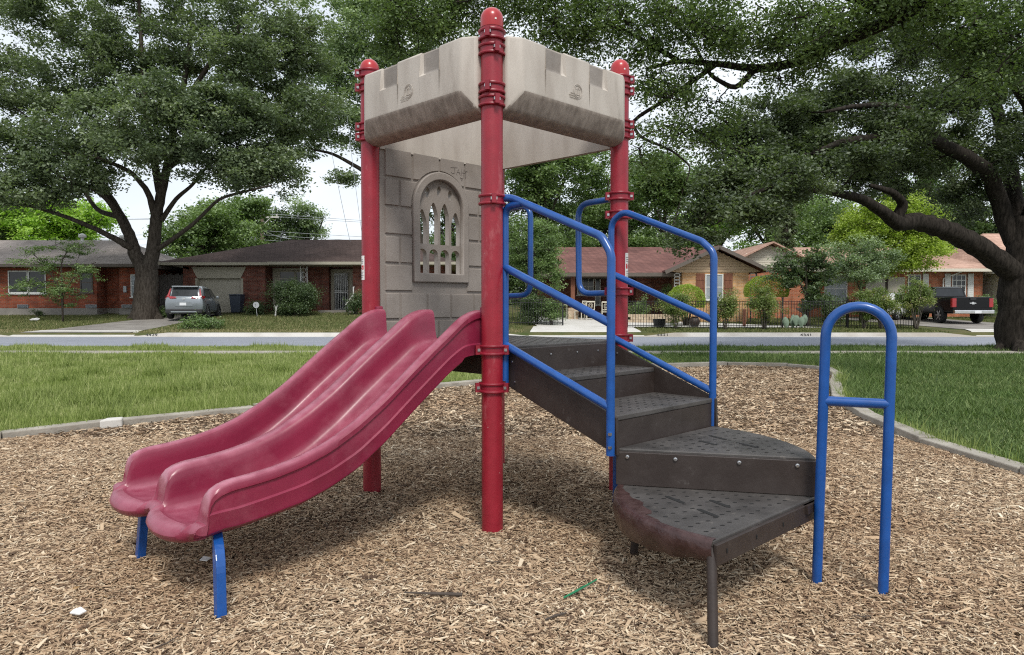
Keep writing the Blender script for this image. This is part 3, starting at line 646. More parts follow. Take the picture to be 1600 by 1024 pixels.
lay = [[(-.52, -.28), (-.27, -.035), (-.025, .22), (.23, .51)], [(-.52, -.395), (-.385, -.145), (-.135, .09), (.10, .33), (.34, .51)], [(-.52, -.275), (.262, .51)],
       [(-.52, -.395), (-.385, -.275), (.262, .51)], [(-.52, -.275), (.262, .39), (.40, .51)], [(-.52, -.395), (-.385, -.145), (.12, .38), (.39, .51)], [(-.52, -.28), (-.27, -.02), (-.01, .235), (.245, .51)]]
for r_, row in enumerate(lay):
    for x0, x1 in row:
        P = blk(x0, x1, rows[r_] + .008, rows[r_ + 1] - .008)
        Q = blk(x0 + .007, x1 - .007, rows[r_] + .015, rows[r_ + 1] - .015); n = len(P)
        V = [(p[0], Yw + .002, p[1]) for p in P] + [(q[0], Yw - .012, q[1]) for q in Q]
        o.add(V, [(a, (a + 1) % n, n + (a + 1) % n, n + a) for a in range(n)] + [tuple(range(n, 2 * n))])
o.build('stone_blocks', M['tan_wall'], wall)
# moulding round the opening
n0 = arch(ox0, ox1, oz0, ozt, 28); n1 = arch(ox0 - .045, ox1 + .045, oz0 - .052, ozt, 28)
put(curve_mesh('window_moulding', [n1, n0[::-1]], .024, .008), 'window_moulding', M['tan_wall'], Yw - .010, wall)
# tracery
x = np.linspace(ox0, ox1, 5); holes = []
for k in range(4):
    a, b = x[k] + .012, x[k + 1] - .012
    holes.append(arch(a, b, oz0 + .006, 1.735, 10)[::-1])
    top = 2.035 if k in (1, 2) else 1.975
    holes.append(arch(a, b, 1.815, top, 12, 1.3)[::-1])
for k, xx in enumerate((-.115, -.005, .105)):
    zc_ = 2.20 + .02 * (k == 1); holes.append([(xx - .016, zc_ - .035), (xx + .010, zc_ - .035), (xx + .020, zc_ + .02), (xx, zc_ + .045), (xx - .020, zc_ + .02)][::-1])
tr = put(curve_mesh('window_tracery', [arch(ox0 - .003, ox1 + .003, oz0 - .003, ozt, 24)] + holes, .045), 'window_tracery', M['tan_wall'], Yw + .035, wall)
# scratched graffiti
def scratch(parent, y, strokes, m=M['groove'], r=.0022):
    o = MB()
    for s in strokes: o.tube([(p[0], y, p[1]) for p in s], r, 4)
    return o.build('scratched_graffiti', m, parent)
gx, gz = .19, 2.40
scratch(wall, Yw - .0125, [[(gx - .10, gz + .015), (gx - .03, gz + .022)], [(gx - .06, gz + .02), (gx - .055, gz - .02), (gx - .08, gz - .03), (gx - .095, gz - .022)], [(gx - .04, gz - .03), (gx - .02, gz + .01), (gx - .0, gz - .035)], [(gx - .035, gz - .012), (gx + .0, gz - .015)],
                         [(gx + .015, gz + .015), (gx + .012, gz - .035)], [(gx + .012, gz - .01), (gx + .035, gz - .012)], [(gx + .037, gz + .012), (gx + .034, gz - .04)], [(gx + .04, gz + .008), (gx + .075, gz + .004)], [(gx + .06, gz + .006), (gx + .055, gz - .045)],
                         [(gx + .0, gz - .05), (gx + .015, gz - .075), (gx + .03, gz - .05), (gx + .015, gz - .058), (gx, gz - .05)]])

# slide --------------------------------------------------------
prof = np.array([(-.600, 1.325, 1.073), (-.67, 1.325, 1.072), (-.73, 1.305, 1.070), (-.785, 1.277, 1.060), (-.88, 1.205, 1.005), (-1.0, 1.120, .917), (-1.15, 1.008, .805), (-1.33, .868, .665), (-1.5, .757, .553), (-1.66, .675, .483), (-1.81, .625, .437), (-1.95, .595, .415), (-2.05, .583, .402), (-2.15, .574, .390)])
us = np.concatenate([np.linspace(-.600, -2.14, 70)])
def interp_s(xq, xp, fp):  # smooth cubic through the measured profile
    xq = np.asarray(xq); a = np.interp(xq, xp, fp); b_ = np.interp(xq + .03, xp, fp); c_ = np.interp(xq - .03, xp, fp); return (a * 2 + b_ + c_) / 4
px_, pr_, pb_ = -prof[:, 0], prof[:, 1], prof[:, 2]
def rail(u): return interp_s(-u, px_, pr_)
def bot(u): return interp_s(-u, px_, pb_)
def floor(u): return rail(u) - np.interp(-u, [.6, .75, .9, 2.0, 2.15], [.215, .205, .205, .210, .215])
half = [(.548, -1, .0), (.556, -1, .050), (.546, -1, .058), (.546, 0, .72), (.546, 0, .78), (.556, 0, .82), (.556, 0, .90), (.549, 0, .96), (.534, 0, .992), (.515, 0, 1.0), (.496, 0, .985), (.482, 0, .94), (.475, 0, .85), (.470, 0, .6), (.466, 0, .35), (.458, 0, .17), (.440, 0, .06), (.41, 0, .01), (.36, 0, 0), (.28, 0, 0), (.20, 0, 0), (.13, 0, .01), (.10, 0, .06), (.080, 0, .17), (.070, 0, .35), (.064, 0, .6), (.057, 0, .85), (.048, 0, .94), (.034, 0, .985), (.016, 0, 1.0)]
sec = [(-a, b, c) for a, b, c in half] + [(0, 0, 1.0)] + half[::-1]
sw = np.array([s[0] for s in sec]); nj = len(sec)
lobe = lambda x_, hw=.290: math.sqrt(max(0, 1 - ((abs(x_) - .275) / hw) ** 2))
belly = np.array([.085 * lobe(s[0]) for s in sec])
ext = np.array([.055 * math.sqrt(max(0, 1 - ((abs(x_) - .268) / .215) ** 2)) for x_ in sw])     # scalloped lobes
rows_ = []
def zrow(r, f, b, dz=0):
    z = np.zeros(nj)
    for q, (w_, t, h) in enumerate(sec): z[q] = b + h if t == -1 else f + (r - f) * h
    for q, (w_, t, h) in enumerate(sec):
        if t == 0 and h in (.72, .78, .82) and abs(w_) > .5: z[q] = r - {.72: .062, .78: .052, .82: .046}[h]
    return z
for u in us: rows_.append((np.full(nj, u), zrow(float(rail(u)), float(floor(u)), float(bot(u)))))
f0 = float(floor(-2.14)); b0 = float(bot(-2.14))
isr = np.array([s[2] if s[1] == 0 else 0 for s in sec])
for k, (du, rr) in enumerate(((-2.175, .570), (-2.21, .560), (-2.24, .543), (-2.256, .522), (-2.264, .494), (-2.269, .460), (-2.273, .425), (-2.280, .398))):
    g_ = (k + 1) / 8; f_ = f0 - .008 * k / 8 + .028 * g_ ** 3
    rows_.append((np.full(nj, du) - ext * g_ ** 1.5, zrow(rr, min(f_, rr), b0 - .01 * g_)))
# lip rolls over
ue, ze = rows_[-1]; ze = np.minimum(ze, .40); zl = np.where(np.array([s[1] for s in sec]) == -1, np.minimum(ze, .385), ze)
rows_[-1] = (ue, zl)
zbot = b0 - .018 - belly
for t in np.linspace(0, np.pi, 9)[1:]:
    zc = (zl + zbot) / 2; hz = (zl - zbot) / 2
    rows_.append((ue - (.040 + .030 * belly / .085) * math.sin(t), zc + hz * math.cos(t)))
ntop = len(rows_)
under = [(-2.20, b0), (-2.14, b0)] + [(u, float(bot(u))) for u in us[::-1]]
for u, b_ in under: rows_.append((np.full(nj, u), b_ - belly * (1 if u < -.8 else .3) - .004))
NV = [[(rows_[s][0][q], -sw[q], rows_[s][1][q]) for q in range(nj)] for s in range(len(rows_))]
o = MB(); V = np.array(NV).reshape(-1, 3); S = len(rows_)
i = np.arange(S - 1)[:, None]; j = np.arange(nj - 1)[None, :]
o.add(V, np.stack([i * nj + j, i * nj + j + 1, (i + 1) * nj + j + 1, (i + 1) * nj + j], -1).reshape(-1, 4))
# side closures: first/last section columns top run against underside run
nt_ = len(us); extra = []
for col in (0, nj - 1):
    for s in range(nt_ - 1):
        a, b_ = s * nj + col, (s + 1) * nj + col
        ua, ub = S - 1 - s, S - 2 - s
        extra.append((a, b_, ub * nj + col, ua * nj + col))
    tip = [k_ * nj + col for k_ in range(nt_ - 1, ntop + 2)]
    extra.append(tuple(tip))
o.f.append((np.array([e_ for e_ in extra if len(e_) == 4]), 0, None))
for e_ in extra:
    if len(e_) != 4: o.f.append((np.array([e_]), 0, None))
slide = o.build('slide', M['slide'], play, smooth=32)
wear_sheen = np.array([0.0 if s[1] == -1 else (max(0, (s[2] - .9) / .1) * .9 if s[2] > .9 else math.exp(-((s[2] - .06) / .09) ** 2) * .55 * (.08 < abs(s[0]) < .47)) for s in sec])  # rail tops and fillets paled for fading plus painted sky sheen
wv = np.array([wear_sheen * (.55 + .45 * min(1, max(0, (k - 55) / 20))) if k < len(us) + 6 else wear_sheen * 0 + .3 * max(0, 1 - abs(k - len(us) - 8) / 5) for k in range(len(rows_))]).ravel()
at_ = slide.data.attributes.new('wear_sheen', 'FLOAT', 'POINT'); at_.data.foreach_set('value', wv.astype(np.float32))
o = MB()      # mounting tabs at the head of the slide, and the top flange
for w_ in (-.545, .545): o.box(-.635, -.585, -w_ - .02, -w_ + .02, 1.24, 1.345)
o.box(-.60, -.57, -.5, .5, 1.075, 1.105)
o.build('mounting_flange', M['slide'], slide, bevel=.008)
# blue legs
legA = fillet([(-2.10, -.30, .335), (-2.18, -.42, .335), (-2.245, -.60, .27), (-2.262, -.650, -.12)], .12, 6)
legB = fillet([(-2.10, .30, .33), (-2.25, .31, .31), (-2.275, .345, -.12)], .05, 4)
for P in (legA, legB):
    o = MB(); n = len(P)
    V = []
    for q in range(n):
        t = P[min(q + 1, n - 1)] - P[max(q - 1, 0)]; t /= np.linalg.norm(t); s = np.cross(t, (1, 0, 0)); s /= np.linalg.norm(s); r_ = np.cross(s, t)
        for a, b_ in ((-1, -1), (1, -1), (1, 1), (-1, 1)): V.append(P[q] + s * a * .021 + r_ * b_ * .021)
    o.add(V, [(q * 4 + a, q * 4 + (a + 1) % 4, q * 4 + 4 + (a + 1) % 4, q * 4 + 4 + a) for q in range(n - 1) for a in range(4)] + [(0, 1, 2, 3), tuple(range(4 * n - 4, 4 * n))])
    o.build('leg', M['blue'], slide, bevel=.004)

# stairs --------------------------------------------------------
st = MB()
def plate(mb, pts, t, m=0):     # pts (u,w,z) of polygon; thickness vector t in (u,w,z)
    mb.prism([U(*p) for p in pts], U(*t), m)
for s, nm in ((-1, 'near'), (1, 'far')):
    o = MB(); u0 = -.528 if s < 0 else .503
    plate(o, [(u0, .655, 1.085), (u0, .655, .872), (u0, 1.462, .572), (u0, 1.452, .772)], (.022, 0, 0))
    for w_, z in ((.70, 1.02), (.72, .90)): o.obox(U(u0 - .003, w_, z), ((1, 0, 0), (0, 1, 0), (0, 0, 1)), (.004, .006, .006), 1)
    o.build('stringer', [M['brown'], M['bolt']], play, bevel=.003)
def hole_row(mb, cx, cw, z, a=.013, b_=.006, rot=0):
    mb.add([U(cx + a * math.cos(t) * math.cos(rot) - b_ * math.sin(t) * math.sin(rot), cw + a * math.cos(t) * math.sin(rot) + b_ * math.sin(t) * math.cos(rot), z) for t in np.linspace(0, 2 * np.pi, 8, endpoint=False)], [tuple(range(8))], 1)
steps = [(.655, 1.005, .940), (1.005, 1.432, .775)]
o = MB(); plate(o, [(-.505, .652, .930), (.502, .652, .930), (.502, .652, 1.092), (-.505, .652, 1.092)], (0, .02, 0))
for u in (-.42, -.16, .1, .32, ): o.obox(U(u, .674, 1.045), ((1, 0, 0), (0, 1, 0), (0, 0, 1)), (.006, .004, .006), 1)
o.build('riser', [M['brown'], M['bolt']], play, bevel=.003)
for w0, w1, z in steps:
    o = MB(); plate(o, [(-.504, w0 - .03, z - .03), (.501, w0 - .03, z - .03), (.501, w1, z - .03), (-.504, w1, z - .03)], (0, 0, .03))
    for u in np.arange(-.44, .45, .08):
        for w_ in np.arange(w0 + .06, w1 - .03, .06): hole_row(o, u, w_, z + .0012)
    o.build('tread', [M['tread'], M['hole']], play, bevel=.006)
    o = MB(); plate(o, [(-.504, w1 - .022, z - .19), (.501, w1 - .022, z - .19), (.501, w1 - .022, z - .031), (-.504, w1 - .022, z - .031)], (0, .020, 0))
    o.build('riser', [M['brown'], M['bolt']], play)
# wedge steps
def wedge(apex, a0, a1, r, z, th, skirt_side, bulge=0):
    """sector with its corner at apex (u,w); the riser skirt hangs under the first straight side"""
    o = MB(); an = np.linspace(a0, a1, 22)
    arc = [(apex[0] + (r + bulge * math.sin((t - a0) / (a1 - a0) * math.pi)) * math.cos(t), apex[1] + (r + bulge * math.sin((t - a0) / (a1 - a0) * math.pi)) * math.sin(t)) for t in an]
    plate(o, [(apex[0], apex[1], z - th)] + [(p[0], p[1], z - th) for p in arc], (0, 0, th))
    mid = (a0 + a1) / 2
    for rr in np.arange(.2, r - .04, .062):
        for t in np.linspace(a0, a1, max(2, int(rr * (a1 - a0) / .085)) + 2)[1:-1]:
            cu, cw = apex[0] + rr * math.cos(t), apex[1] + rr * math.sin(t)
            hole_row(o, cu, cw, z + .0012, .012, .006, .6)
    for dr, dt in ((.55, 0), (.70, -.18), (.74, .17)):
        cu, cw = apex[0] + r * dr * math.cos(mid + dt), apex[1] + r * dr * math.sin(mid + dt); rot = 1.93
        o.add([U(cu + x_ * math.cos(rot) - y_ * math.sin(rot), cw + x_ * math.sin(rot) + y_ * math.cos(rot), z + .0016) for x_, y_ in ((-.062, -.013), (.062, -.013), (.072, 0), (.062, .013), (-.062, .013), (-.072, 0))], [tuple(range(6))], 1)
    return o, arc
P2 = (-.492, 1.431); Q2 = (.005, 2.272)
aPQ = math.atan2(Q2[1] - P2[1], Q2[0] - P2[0]); rPQ = math.hypot(Q2[0] - P2[0], Q2[1] - P2[1])
o, arc = wedge(P2, .012, aPQ, rPQ, .604, .028, 0); w2 = o.build('wedge_step', [M['tread'], M['hole']], play, bevel=.006)
d = np.array([Q2[0] - P2[0], Q2[1] - P2[1]]) / rPQ; nn = np.array([-d[1], d[0]])    # nn points towards the camera side of the riser
o = MB(); a = np.array(P2); b_ = np.array(Q2)
plate(o, [(*(a + nn * .0), .416), (*(b_ + nn * .0), .416), (*(b_ + nn * .0), .590), (*(a + nn * .0), .590)], (nn[0] * .02, nn[1] * .02, 0))
for q in (.06, .31, .63, .91):
    c = a + (b_ - a) * q + nn * .022; cc = U(c[0], c[1], .565); ax = U(nn[0], nn[1], 0); sx = U(d[0], d[1], 0)
    o.tube([cc, cc + ax * .008], [.013, .009], 10, 1)
o.build('riser', [M['brown'], M['bolt']], w2, bevel=.003)
a1_ = math.atan2(P2[1] - Q2[1], P2[0] - Q2[0]); a0_ = math.atan2(2.251 - Q2[1], -.953 - Q2[0])
a0_ = a0_ % (2 * math.pi); a1_ = a1_ % (2 * math.pi)
o, arc1 = wedge(Q2, a0_, a1_, .962, .414, .028, 0, .03); w1 = o.build('wedge_step', [M['tread'], M['hole']], play, bevel=.006)
# its drooping worn front skirt and the straight side skirt
o = MB(); n = len(arc1); V = []
for q, p in enumerate(arc1):
    t = q / (n - 1); sag = .075 + .05 * math.sin(t * math.pi) ** .8 + .006 * math.sin(q * 2.1)
    out_ = np.array([p[0] - Q2[0], p[1] - Q2[1]]); out_ /= np.linalg.norm(out_)
    for dz, do in ((.003, -.03), (.004, .0), (-.012, .012), (-.05, .013 + .006 * math.sin(q * 1.7)), (-sag, .004), (-sag - .004, -.012), (-.03, -.02)):
        V.append(U(p[0] + out_[0] * do, p[1] + out_[1] * do, .414 + dz))
o.add(V, [(q * 7 + a_, q * 7 + a_ + 1, q * 7 + 8 + a_, q * 7 + 7 + a_) for q in range(n - 1) for a_ in range(6)])
o.build('worn_skirt', M['worn'], w1, smooth='all')
o = MB(); P_ = []
for q in np.linspace(.30, .95, 16):
    p = np.array(arc1[int(q * (len(arc1) - 1))]); P_.append(p + (np.array(Q2) - p) * (.035 + .07 * math.sin((q - .3) / .65 * math.pi) ** 2 + .012 * math.sin(q * 40)))
P_ = [np.array(arc1[int(q * (len(arc1) - 1))]) for q in np.linspace(.95, .30, 16)] + P_
o.add([U(p[0], p[1], .4153 + .002 * (k < 16)) for k, p in enumerate(P_)], [tuple(range(len(P_)))]); o.build('worn_patch', M['worn'], w1)
c1 = np.array(arc1[0])
o = MB(); q0 = np.array(Q2); dd = (c1 - q0) / np.linalg.norm(c1 - q0); mm_ = np.array([-dd[1], dd[0]]) * -1
plate(o, [(*(q0), .315), (*(c1), .312), (*(c1), .40), (*(q0), .40)], (mm_[0] * .018, mm_[1] * .018, 0))
for q in (.12, .4, .66, .92):
    c = q0 + (c1 - q0) * q + mm_ * .019; cc = U(c[0], c[1], .36); o.obox(cc, (U(dd[0], dd[1], 0), U(mm_[0], mm_[1], 0), (0, 0, 1)), (.004, .003, .010), 1)
o.build('side_skirt', [M['brown'], M['hole']], w1, bevel=.003)
for a_, b_ in (((-1.045, 2.305), (-.935, 2.232)), ((-.375, 1.46), (-.42, 1.53))):
    o = MB(); o.tube([U(a_[0] - (b_[0] - a_[0]) * .25, a_[1] - (b_[1] - a_[1]) * .25, -.1), U(*b_, .39)], .021, 16); o.build('leg', M['brown'], w1, smooth=30)

# blue rails -------------------------------------------------------
RT = .0225
def rail_tubes(name, lines, r=RT):
    o = MB()
    for L in lines: o.tube(L, r, 14)
    return o.build(name, M['blue'], play, smooth=40)
u = -.553
rail_tubes('handrail', [fillet([U(-.60, .62, 1.985), U(u, .72, 1.978), U(u, 1.375, 1.712), U(u, 1.437, 1.62), U(u, 1.437, .575)], .11, 8),
                        fillet([U(u, .80, 1.94), U(u, .66, 1.93), U(u, .66, 1.80), U(u, .66, .865)], .07, 6),
                        [U(u, .665, 1.575), U(u, 1.43, 1.262)], [U(u, .665, 1.118), U(u, 1.43, .826)]])
u = .515
rail_tubes('handrail', [fillet([U(u, .635, .80), U(u, .635, 1.93), U(u, .74, 1.995), U(u, 1.34, 1.755), U(u, 1.425, 1.68), U(u, 1.425, .60)], .10, 8),
                        [U(u, .66, 1.565), U(u, 1.42, 1.262)], [U(u, .66, 1.125), U(u, 1.42, .815)]])
for u_, w_, z in ((-.553, 1.437, .69), (-.553, 1.437, .62), (-.553, .66, .90)):
    o = MB(); o.obox(U(u_ - .02, w_ + .012, z), ((1, 0, 0), (0, 1, 0), (0, 0, 1)), (.007, .007, .007)); o.build('bolt', M['bolt'], play)
o = MB(); o.tube([U(-.30, .95, -.1), U(-.30, .95, .70)], RT, 12)
u = .62
rail_tubes('grab_bar', [fillet([U(u, -.60, 2.135), U(u, -.237, 2.142), U(u, -.237, 1.43), U(u, -.60, 1.425)], .11, 8)])
rail_tubes('grab_bar', [fillet([U(u, .59, 2.11), U(u, .25, 2.10), U(u, .26, 1.435), U(u, .59, 1.44)], .11, 8)])
# arched rail at the foot of the wedge steps
fa, fb, ta, tb = np.array([-.070, 2.311]), np.array([.010, 2.585]), np.array([-.082, 2.344]), np.array([.028, 2.600])
pA = [U(*fa, -.12), U(*(fa + (ta - fa) * 1.0), 1.21)]; pB = [U(*fb, -.12), U(*tb, 1.21)]
dm = (tb - ta); L_ = np.linalg.norm(dm); arcp = [U(*((ta + tb) / 2 - dm / 2 * math.cos(t)), 1.21 + L_ / 2 * math.sin(t)) for t in np.linspace(0, np.pi, 15)]
rail_tubes('arched_rail', [np.array([pA[0]] + arcp + [pB[0]]), [U(*(fa + (ta - fa) * .72), .90), U(*(fb + (tb - fb) * .72), .90)]], .0235)
o = MB(); o.tube([U(.28, .86, -.1), U(.28, .86, .72)], RT, 12); o.build('support_leg', M['blue'], play, smooth=30)
o = MB(); o.box(-.15, .02, -2.30, -2.27, .36, .40) ; o.build('rail_bracket', M['brown'], play)

# ------------------------------------------------------------ houses
def part(mb, name, m, par, bevel=0, smooth=False, sub=False):
    o = mb.build(name, m, par, bevel=bevel, smooth=smooth)
    if not sub: o.location = tuple(-c for c in par.location)
    return o
def window(par, x0, x1, z0, z1, Y, fm, gm, nv=1, nh=1, sub=False, sill=True, name='window', fw=.06):
    o = MB(); y0, y1 = Y - .05, Y - .002
    o.box(x0, x0 + fw, y0, y1, z0, z1); o.box(x1 - fw, x1, y0, y1, z0, z1); o.box(x0 + fw, x1 - fw, y0, y1, z0, z0 + fw); o.box(x0 + fw, x1 - fw, y0, y1, z1 - fw, z1)
    for k in range(1, nv + 1):
        x = x0 + (x1 - x0) * k / (nv + 1); o.box(x - .018, x + .018, y0 + .01, y1 - .01, z0 + fw, z1 - fw)
    for k in range(1, nh + 1):
        z = z0 + (z1 - z0) * k / (nh + 1); o.box(x0 + fw, x1 - fw, y0 + .013, y1 - .013, z - .022, z + .022)
    if sill: o.box(x0 - .05, x1 + .05, y0 - .04, y1, z0 - .07, z0 - .002)
    f = part(o, name, fm, par)
    g = MB(); g.box(x0 + fw, x1 - fw, Y - .022, Y - .006, z0 + fw, z1 - fw); g.build('pane', gm, f)
    return f
def hip(mb, x0, x1, y0, y1, ze, zr, hx0, hx1, fas=.18, m=0, mf=1, yr=None):
    """hipped roof: eave rectangle, ridge height zr from x0+hx0 to x1-hx1; hx=0 gives a gable end"""
    ym = (y0 + y1) / 2 if yr is None else yr
    V = [(x0, y0, ze), (x1, y0, ze), (x1, y1, ze), (x0, y1, ze), (x0 + hx0, ym, zr), (x1 - hx1, ym, zr)]
    mb.add(V, [(0, 1, 5, 4), (2, 3, 4, 5)] + [(3, 0, 4)] * (hx0 > 0) + [(1, 2, 5)] * (hx1 > 0), m)
    b = [(x0, y0, ze - fas), (x1, y0, ze - fas), (x1, y1, ze - fas), (x0, y1, ze - fas)]
    mb.add([(a[0], a[1], a[2] - .002) for a in V[:4]] + b, [(0, 1, 5, 4), (1, 2, 6, 5), (2, 3, 7, 6), (3, 0, 4, 7), (4, 5, 6, 7)], mf)

# house on the far left: red brick, grey roof
H1 = thing('brick_house', (-26, 43, .7), 'long red brick house with low grey shingle roof at the far left', 'house')
o = MB(); zg = .5; ZE = 3.42
for x0, x1, y0 in ((-44, -23.1, 40), (-23.1, -21.95, 41.0), (-21.95, -20.9, 40.2)): o.box(x0, x1, y0, 48, 1.12, ZE)
part(o, 'wall', M['brick_red'], H1)
o = MB()
for x0, x1, y0 in ((-44.03, -23.08, 39.97), (-23.08, -21.97, 40.97), (-21.97, -20.87, 40.17)): o.box(x0, x1, y0, 48, zg - .3, 1.118)
part(o, 'foundation', M['conc_d'], H1)
o = MB(); hip(o, -45, -20.2, 39.2, 49, ZE + .12, 5.25, 8, 3.6, .16)
r1 = part(o, 'roof', [M['roof_grey'], M['fascia']], H1)
o = MB(); hip(o, -46, -28.6, 38.7, 46, ZE + .10, 4.95, 4, 4.4, .16); part(o, 'roof', [M['roof_grey'], M['fascia']], H1)
for x, y, s in ((-25.75, 43.2, 1), (-23.7, 44.0, 1.3)):
    o = MB(); o.lathe([(.09 * s, 0), (.09 * s, .32), (.20 * s, .34), (.22 * s, .45), (.12 * s, .54), (.02, .58)], (x, y, 5.0), 12); o.build('roof_vent', M['wframe'], r1)
window(H1, -28.0, -26.9, 1.95, 3.2, 40, M['wframe'], M['glass'], 0, 0); window(H1, -26.88, -25.9, 1.95, 3.2, 40, M['wframe'], M['glass'], 0, 0)
window(H1, -24.0, -23.3, 2.0, 3.1, 40, M['fascia'], M['glass'], 0, 1); window(H1, -21.3, -20.95, 1.75, 3.0, 40.2, M['wframe'], M['glass_l'], 0, 1)
o = MB(); o.box(-21.68, -21.52, 40.09, 40.19, 2.0, 2.35); part(o, 'meter_box', M['galv'], H1)
for x in (-27.2, -23.4, -21.4):
    o = MB(); o.box(x - .3, x + .3, 39.93, 39.98, 1.14, 1.32)
    for k in range(5): o.box(x - .28, x + .28, 39.915, 39.929, 1.155 + k * .034, 1.17 + k * .034, 1)
    part(o, 'foundation_vent', [M['galv'], M['blackplastic']], H1)
o = MB(); V = [(-21.6, 42, 4.0), (-18.85, 42, 3.36), (-18.85, 47, 3.36), (-21.6, 47, 4.0)]
o.prism(V, (0, 0, .12)); part(o, 'carport_roof', M['conc_d'], H1)
# plank fence between the first two houses
F1 = thing('plank_fence', (-20, 42.6, .8), 'tall weathered grey plank fence behind the silver car', 'fence')
for k in range(17):
    o = MB(); x = -20.85 + k * .13; h = 3.05 + .05 * ((k * 7) % 3); o.box(x + .004, x + .124, 42.5, 42.53, .65, h); part(o, 'board', M['wood_grey'], F1)
for z in (1.2, 2.5):
    o = MB(); o.box(-20.85, -18.68, 42.535, 42.58, z, z + .1); part(o, 'rail', M['wood_grey'], F1)

# middle house: dark brick, brown roof, cream garage
H2 = thing('brick_house', (-12, 45, .8), 'dark red brick house with brown hip roof and cream garage door', 'house')
ZE = 3.62; o = MB()
o.box(-19.2, -18.4, 42, 52, .6, ZE); o.box(-15.8, -14.4, 42, 52, .6, ZE); o.box(-18.4, -15.8, 42.25, 52, 3.2, ZE)
o.box(-14.4, -11.0, 43.2, 52, .6, ZE); o.box(-11.0, -9.3, 43.8, 52, .6, ZE); o.box(-9.3, -4.0, 42, 52, .6, ZE)
part(o, 'wall', M['brick_dk'], H2)
o = MB(); o.box(-18.36, -15.84, 42.3, 42.36, .72, 2.85)
for k in range(1, 4): o.box(-18.35, -15.85, 42.29, 42.299, .72 + k * .53, .735 + k * .53)
gd = part(o, 'garage_door', M['creamdoor'], H2)
o = MB(); o.box(-15.98, -15.9, 42.27, 42.289, 1.65, 1.75); o.build('handle', M['blackplastic'], gd)
o = MB(); o.prism([(-18.36, 41.97, 2.85), (-15.84, 41.97, 2.85), (-15.5, 41.97, 3.52), (-18.7, 41.97, 3.52)], (0, .25, 0))
o.box(-18.5, -18.36, 41.99, 42.3, .7, 2.84); o.box(-15.84, -15.70, 41.99, 42.3, .7, 2.84); part(o, 'garage_trim', M['cream'], H2)
o = MB(); hip(o, -20.4, -3.0, 41.2, 53.0, ZE + .12, 5.55, 6.0, 6.0, .16); r2 = part(o, 'roof', [M['roof_brown'], M['cream']], H2)
o = MB(); hip(o, -13.9, -3.2, 40.9, 48.6, ZE + .135, 5.0, 4.3, 3.3, .16)
part(o, 'roof', [M['roof_brown'], M['cream']], H2)
o = MB(); o.tube([(-8.6, 47.5, 5.3), (-8.6, 47.5, 5.85)], .06, 8); o.lathe([(.11, 0), (.11, .1), (.02, .14)], (-8.6, 47.5, 5.85), 10); o.build('roof_vent', M['blackplastic'], r2)
o = MB(); o.box(-14.35, -13.95, 43.12, 43.19, 1.0, 3.5); o.box(-13.95, -12.45, 43.12, 43.19, 1.0, 1.9); o.box(-13.95, -12.45, 43.12, 43.19, 3.35, 3.5); part(o, 'panel', M['cream'], H2)
window(H2, -13.95, -13.0, 1.92, 3.33, 43.15, M['cream'], M['glass'], 0, 2); window(H2, -12.98, -12.45, 1.92, 3.33, 43.15, M['cream'], M['glass'], 0, 0)
o = MB()
for x in (-12.4, -12.02): o.box(x, x + .05, 42.1, 42.15, .8, 3.55)
for k in range(9): 
    o.tube([(-12.21 + .14 * math.cos(t), 42.12, 1.1 + k * .28 + .14 * math.sin(t)) for t in np.linspace(0, 2 * np.pi, 9)], .014, 4)
part(o, 'porch_post', M['wframe'], H2)
o = MB(); o.box(-11.1, -9.32, 43.66, 43.79, .95, 3.45); part(o, 'door_surround', M['cream'], H2)
o = MB(); o.box(-10.75, -9.95, 43.56, 43.64, 1.0, 3.2, 1)
for k in range(8): o.box(-10.72 + k * .105, -10.695 + k * .105, 43.53, 43.555, 1.05, 3.15)
for z in (1.02, 2.02, 2.12, 3.14): o.box(-10.75, -9.95, 43.52, 43.528, z, z + .04)
part(o, 'security_door', [M['wframe'], M['glass']], H2)
o = MB(); o.box(-11.3, -9.2, 41.9, 43.7, .6, .98); o.box(-11.1, -9.4, 41.5, 41.895, .6, .83); part(o, 'porch_steps', M['conc_d'], H2)
o = MB(); o.box(-11.9, -11.5, 43.66, 43.79, 2.1, 2.65); o.box(-11.95, -11.45, 43.6, 43.655, 1.55, 2.0); part(o, 'wall_boxes', M['wframe'], H2)
o = MB(); o.bar((-9.15, 41.5, .7), (-9.15, 41.5, 2.35), .03, .03); o.bar((-9.15, 41.5, 2.3), (-9.35, 43.5, 2.5), .03, .03); o.bar((-9.15, 41.5, 1.9), (-9.6, 41.45, 1.3), .03, .03); part(o, 'hand_rail', M['wframe'], H2)

# house with tan gable and rose roof
H3 = thing('gabled_house', (8, 41, .5), 'tan brick and siding house with rose shingle roof, shuttered window and open porch', 'house')
o = MB(); o.box(9.0, 12.5, 38.0, 46, .2, 3.02); part(o, 'wall', M['brick_tan'], H3)
o = MB(); o.box(1.5, 8.99, 43.0, 43.3, .2, 3.2); o.box(7.0, 8.99, 40.5, 43.0, .2, 3.0); part(o, 'wall', M['brick_dk'], H3)
o = MB(); o.prism([(8.75, 37.98, 3.02), (12.75, 37.98, 3.02), (13.1, 37.98, 3.08), (10.75, 37.98, 4.18), (8.4, 37.98, 3.08)], (0, .1, 0))
for k in range(8):
    z = 3.04 + k * .14; x0 = 8.55 + (z - 3.05) * 2.0; x1 = 12.95 - (z - 3.05) * 2.0
    if x1 - x0 > .3: o.box(x0 + .1, x1 - .1, 37.955, 37.979, z + .01, z + .13)
part(o, 'gable_siding', M['siding'], H3)
o = MB(); rd = (10.75, 4.32)
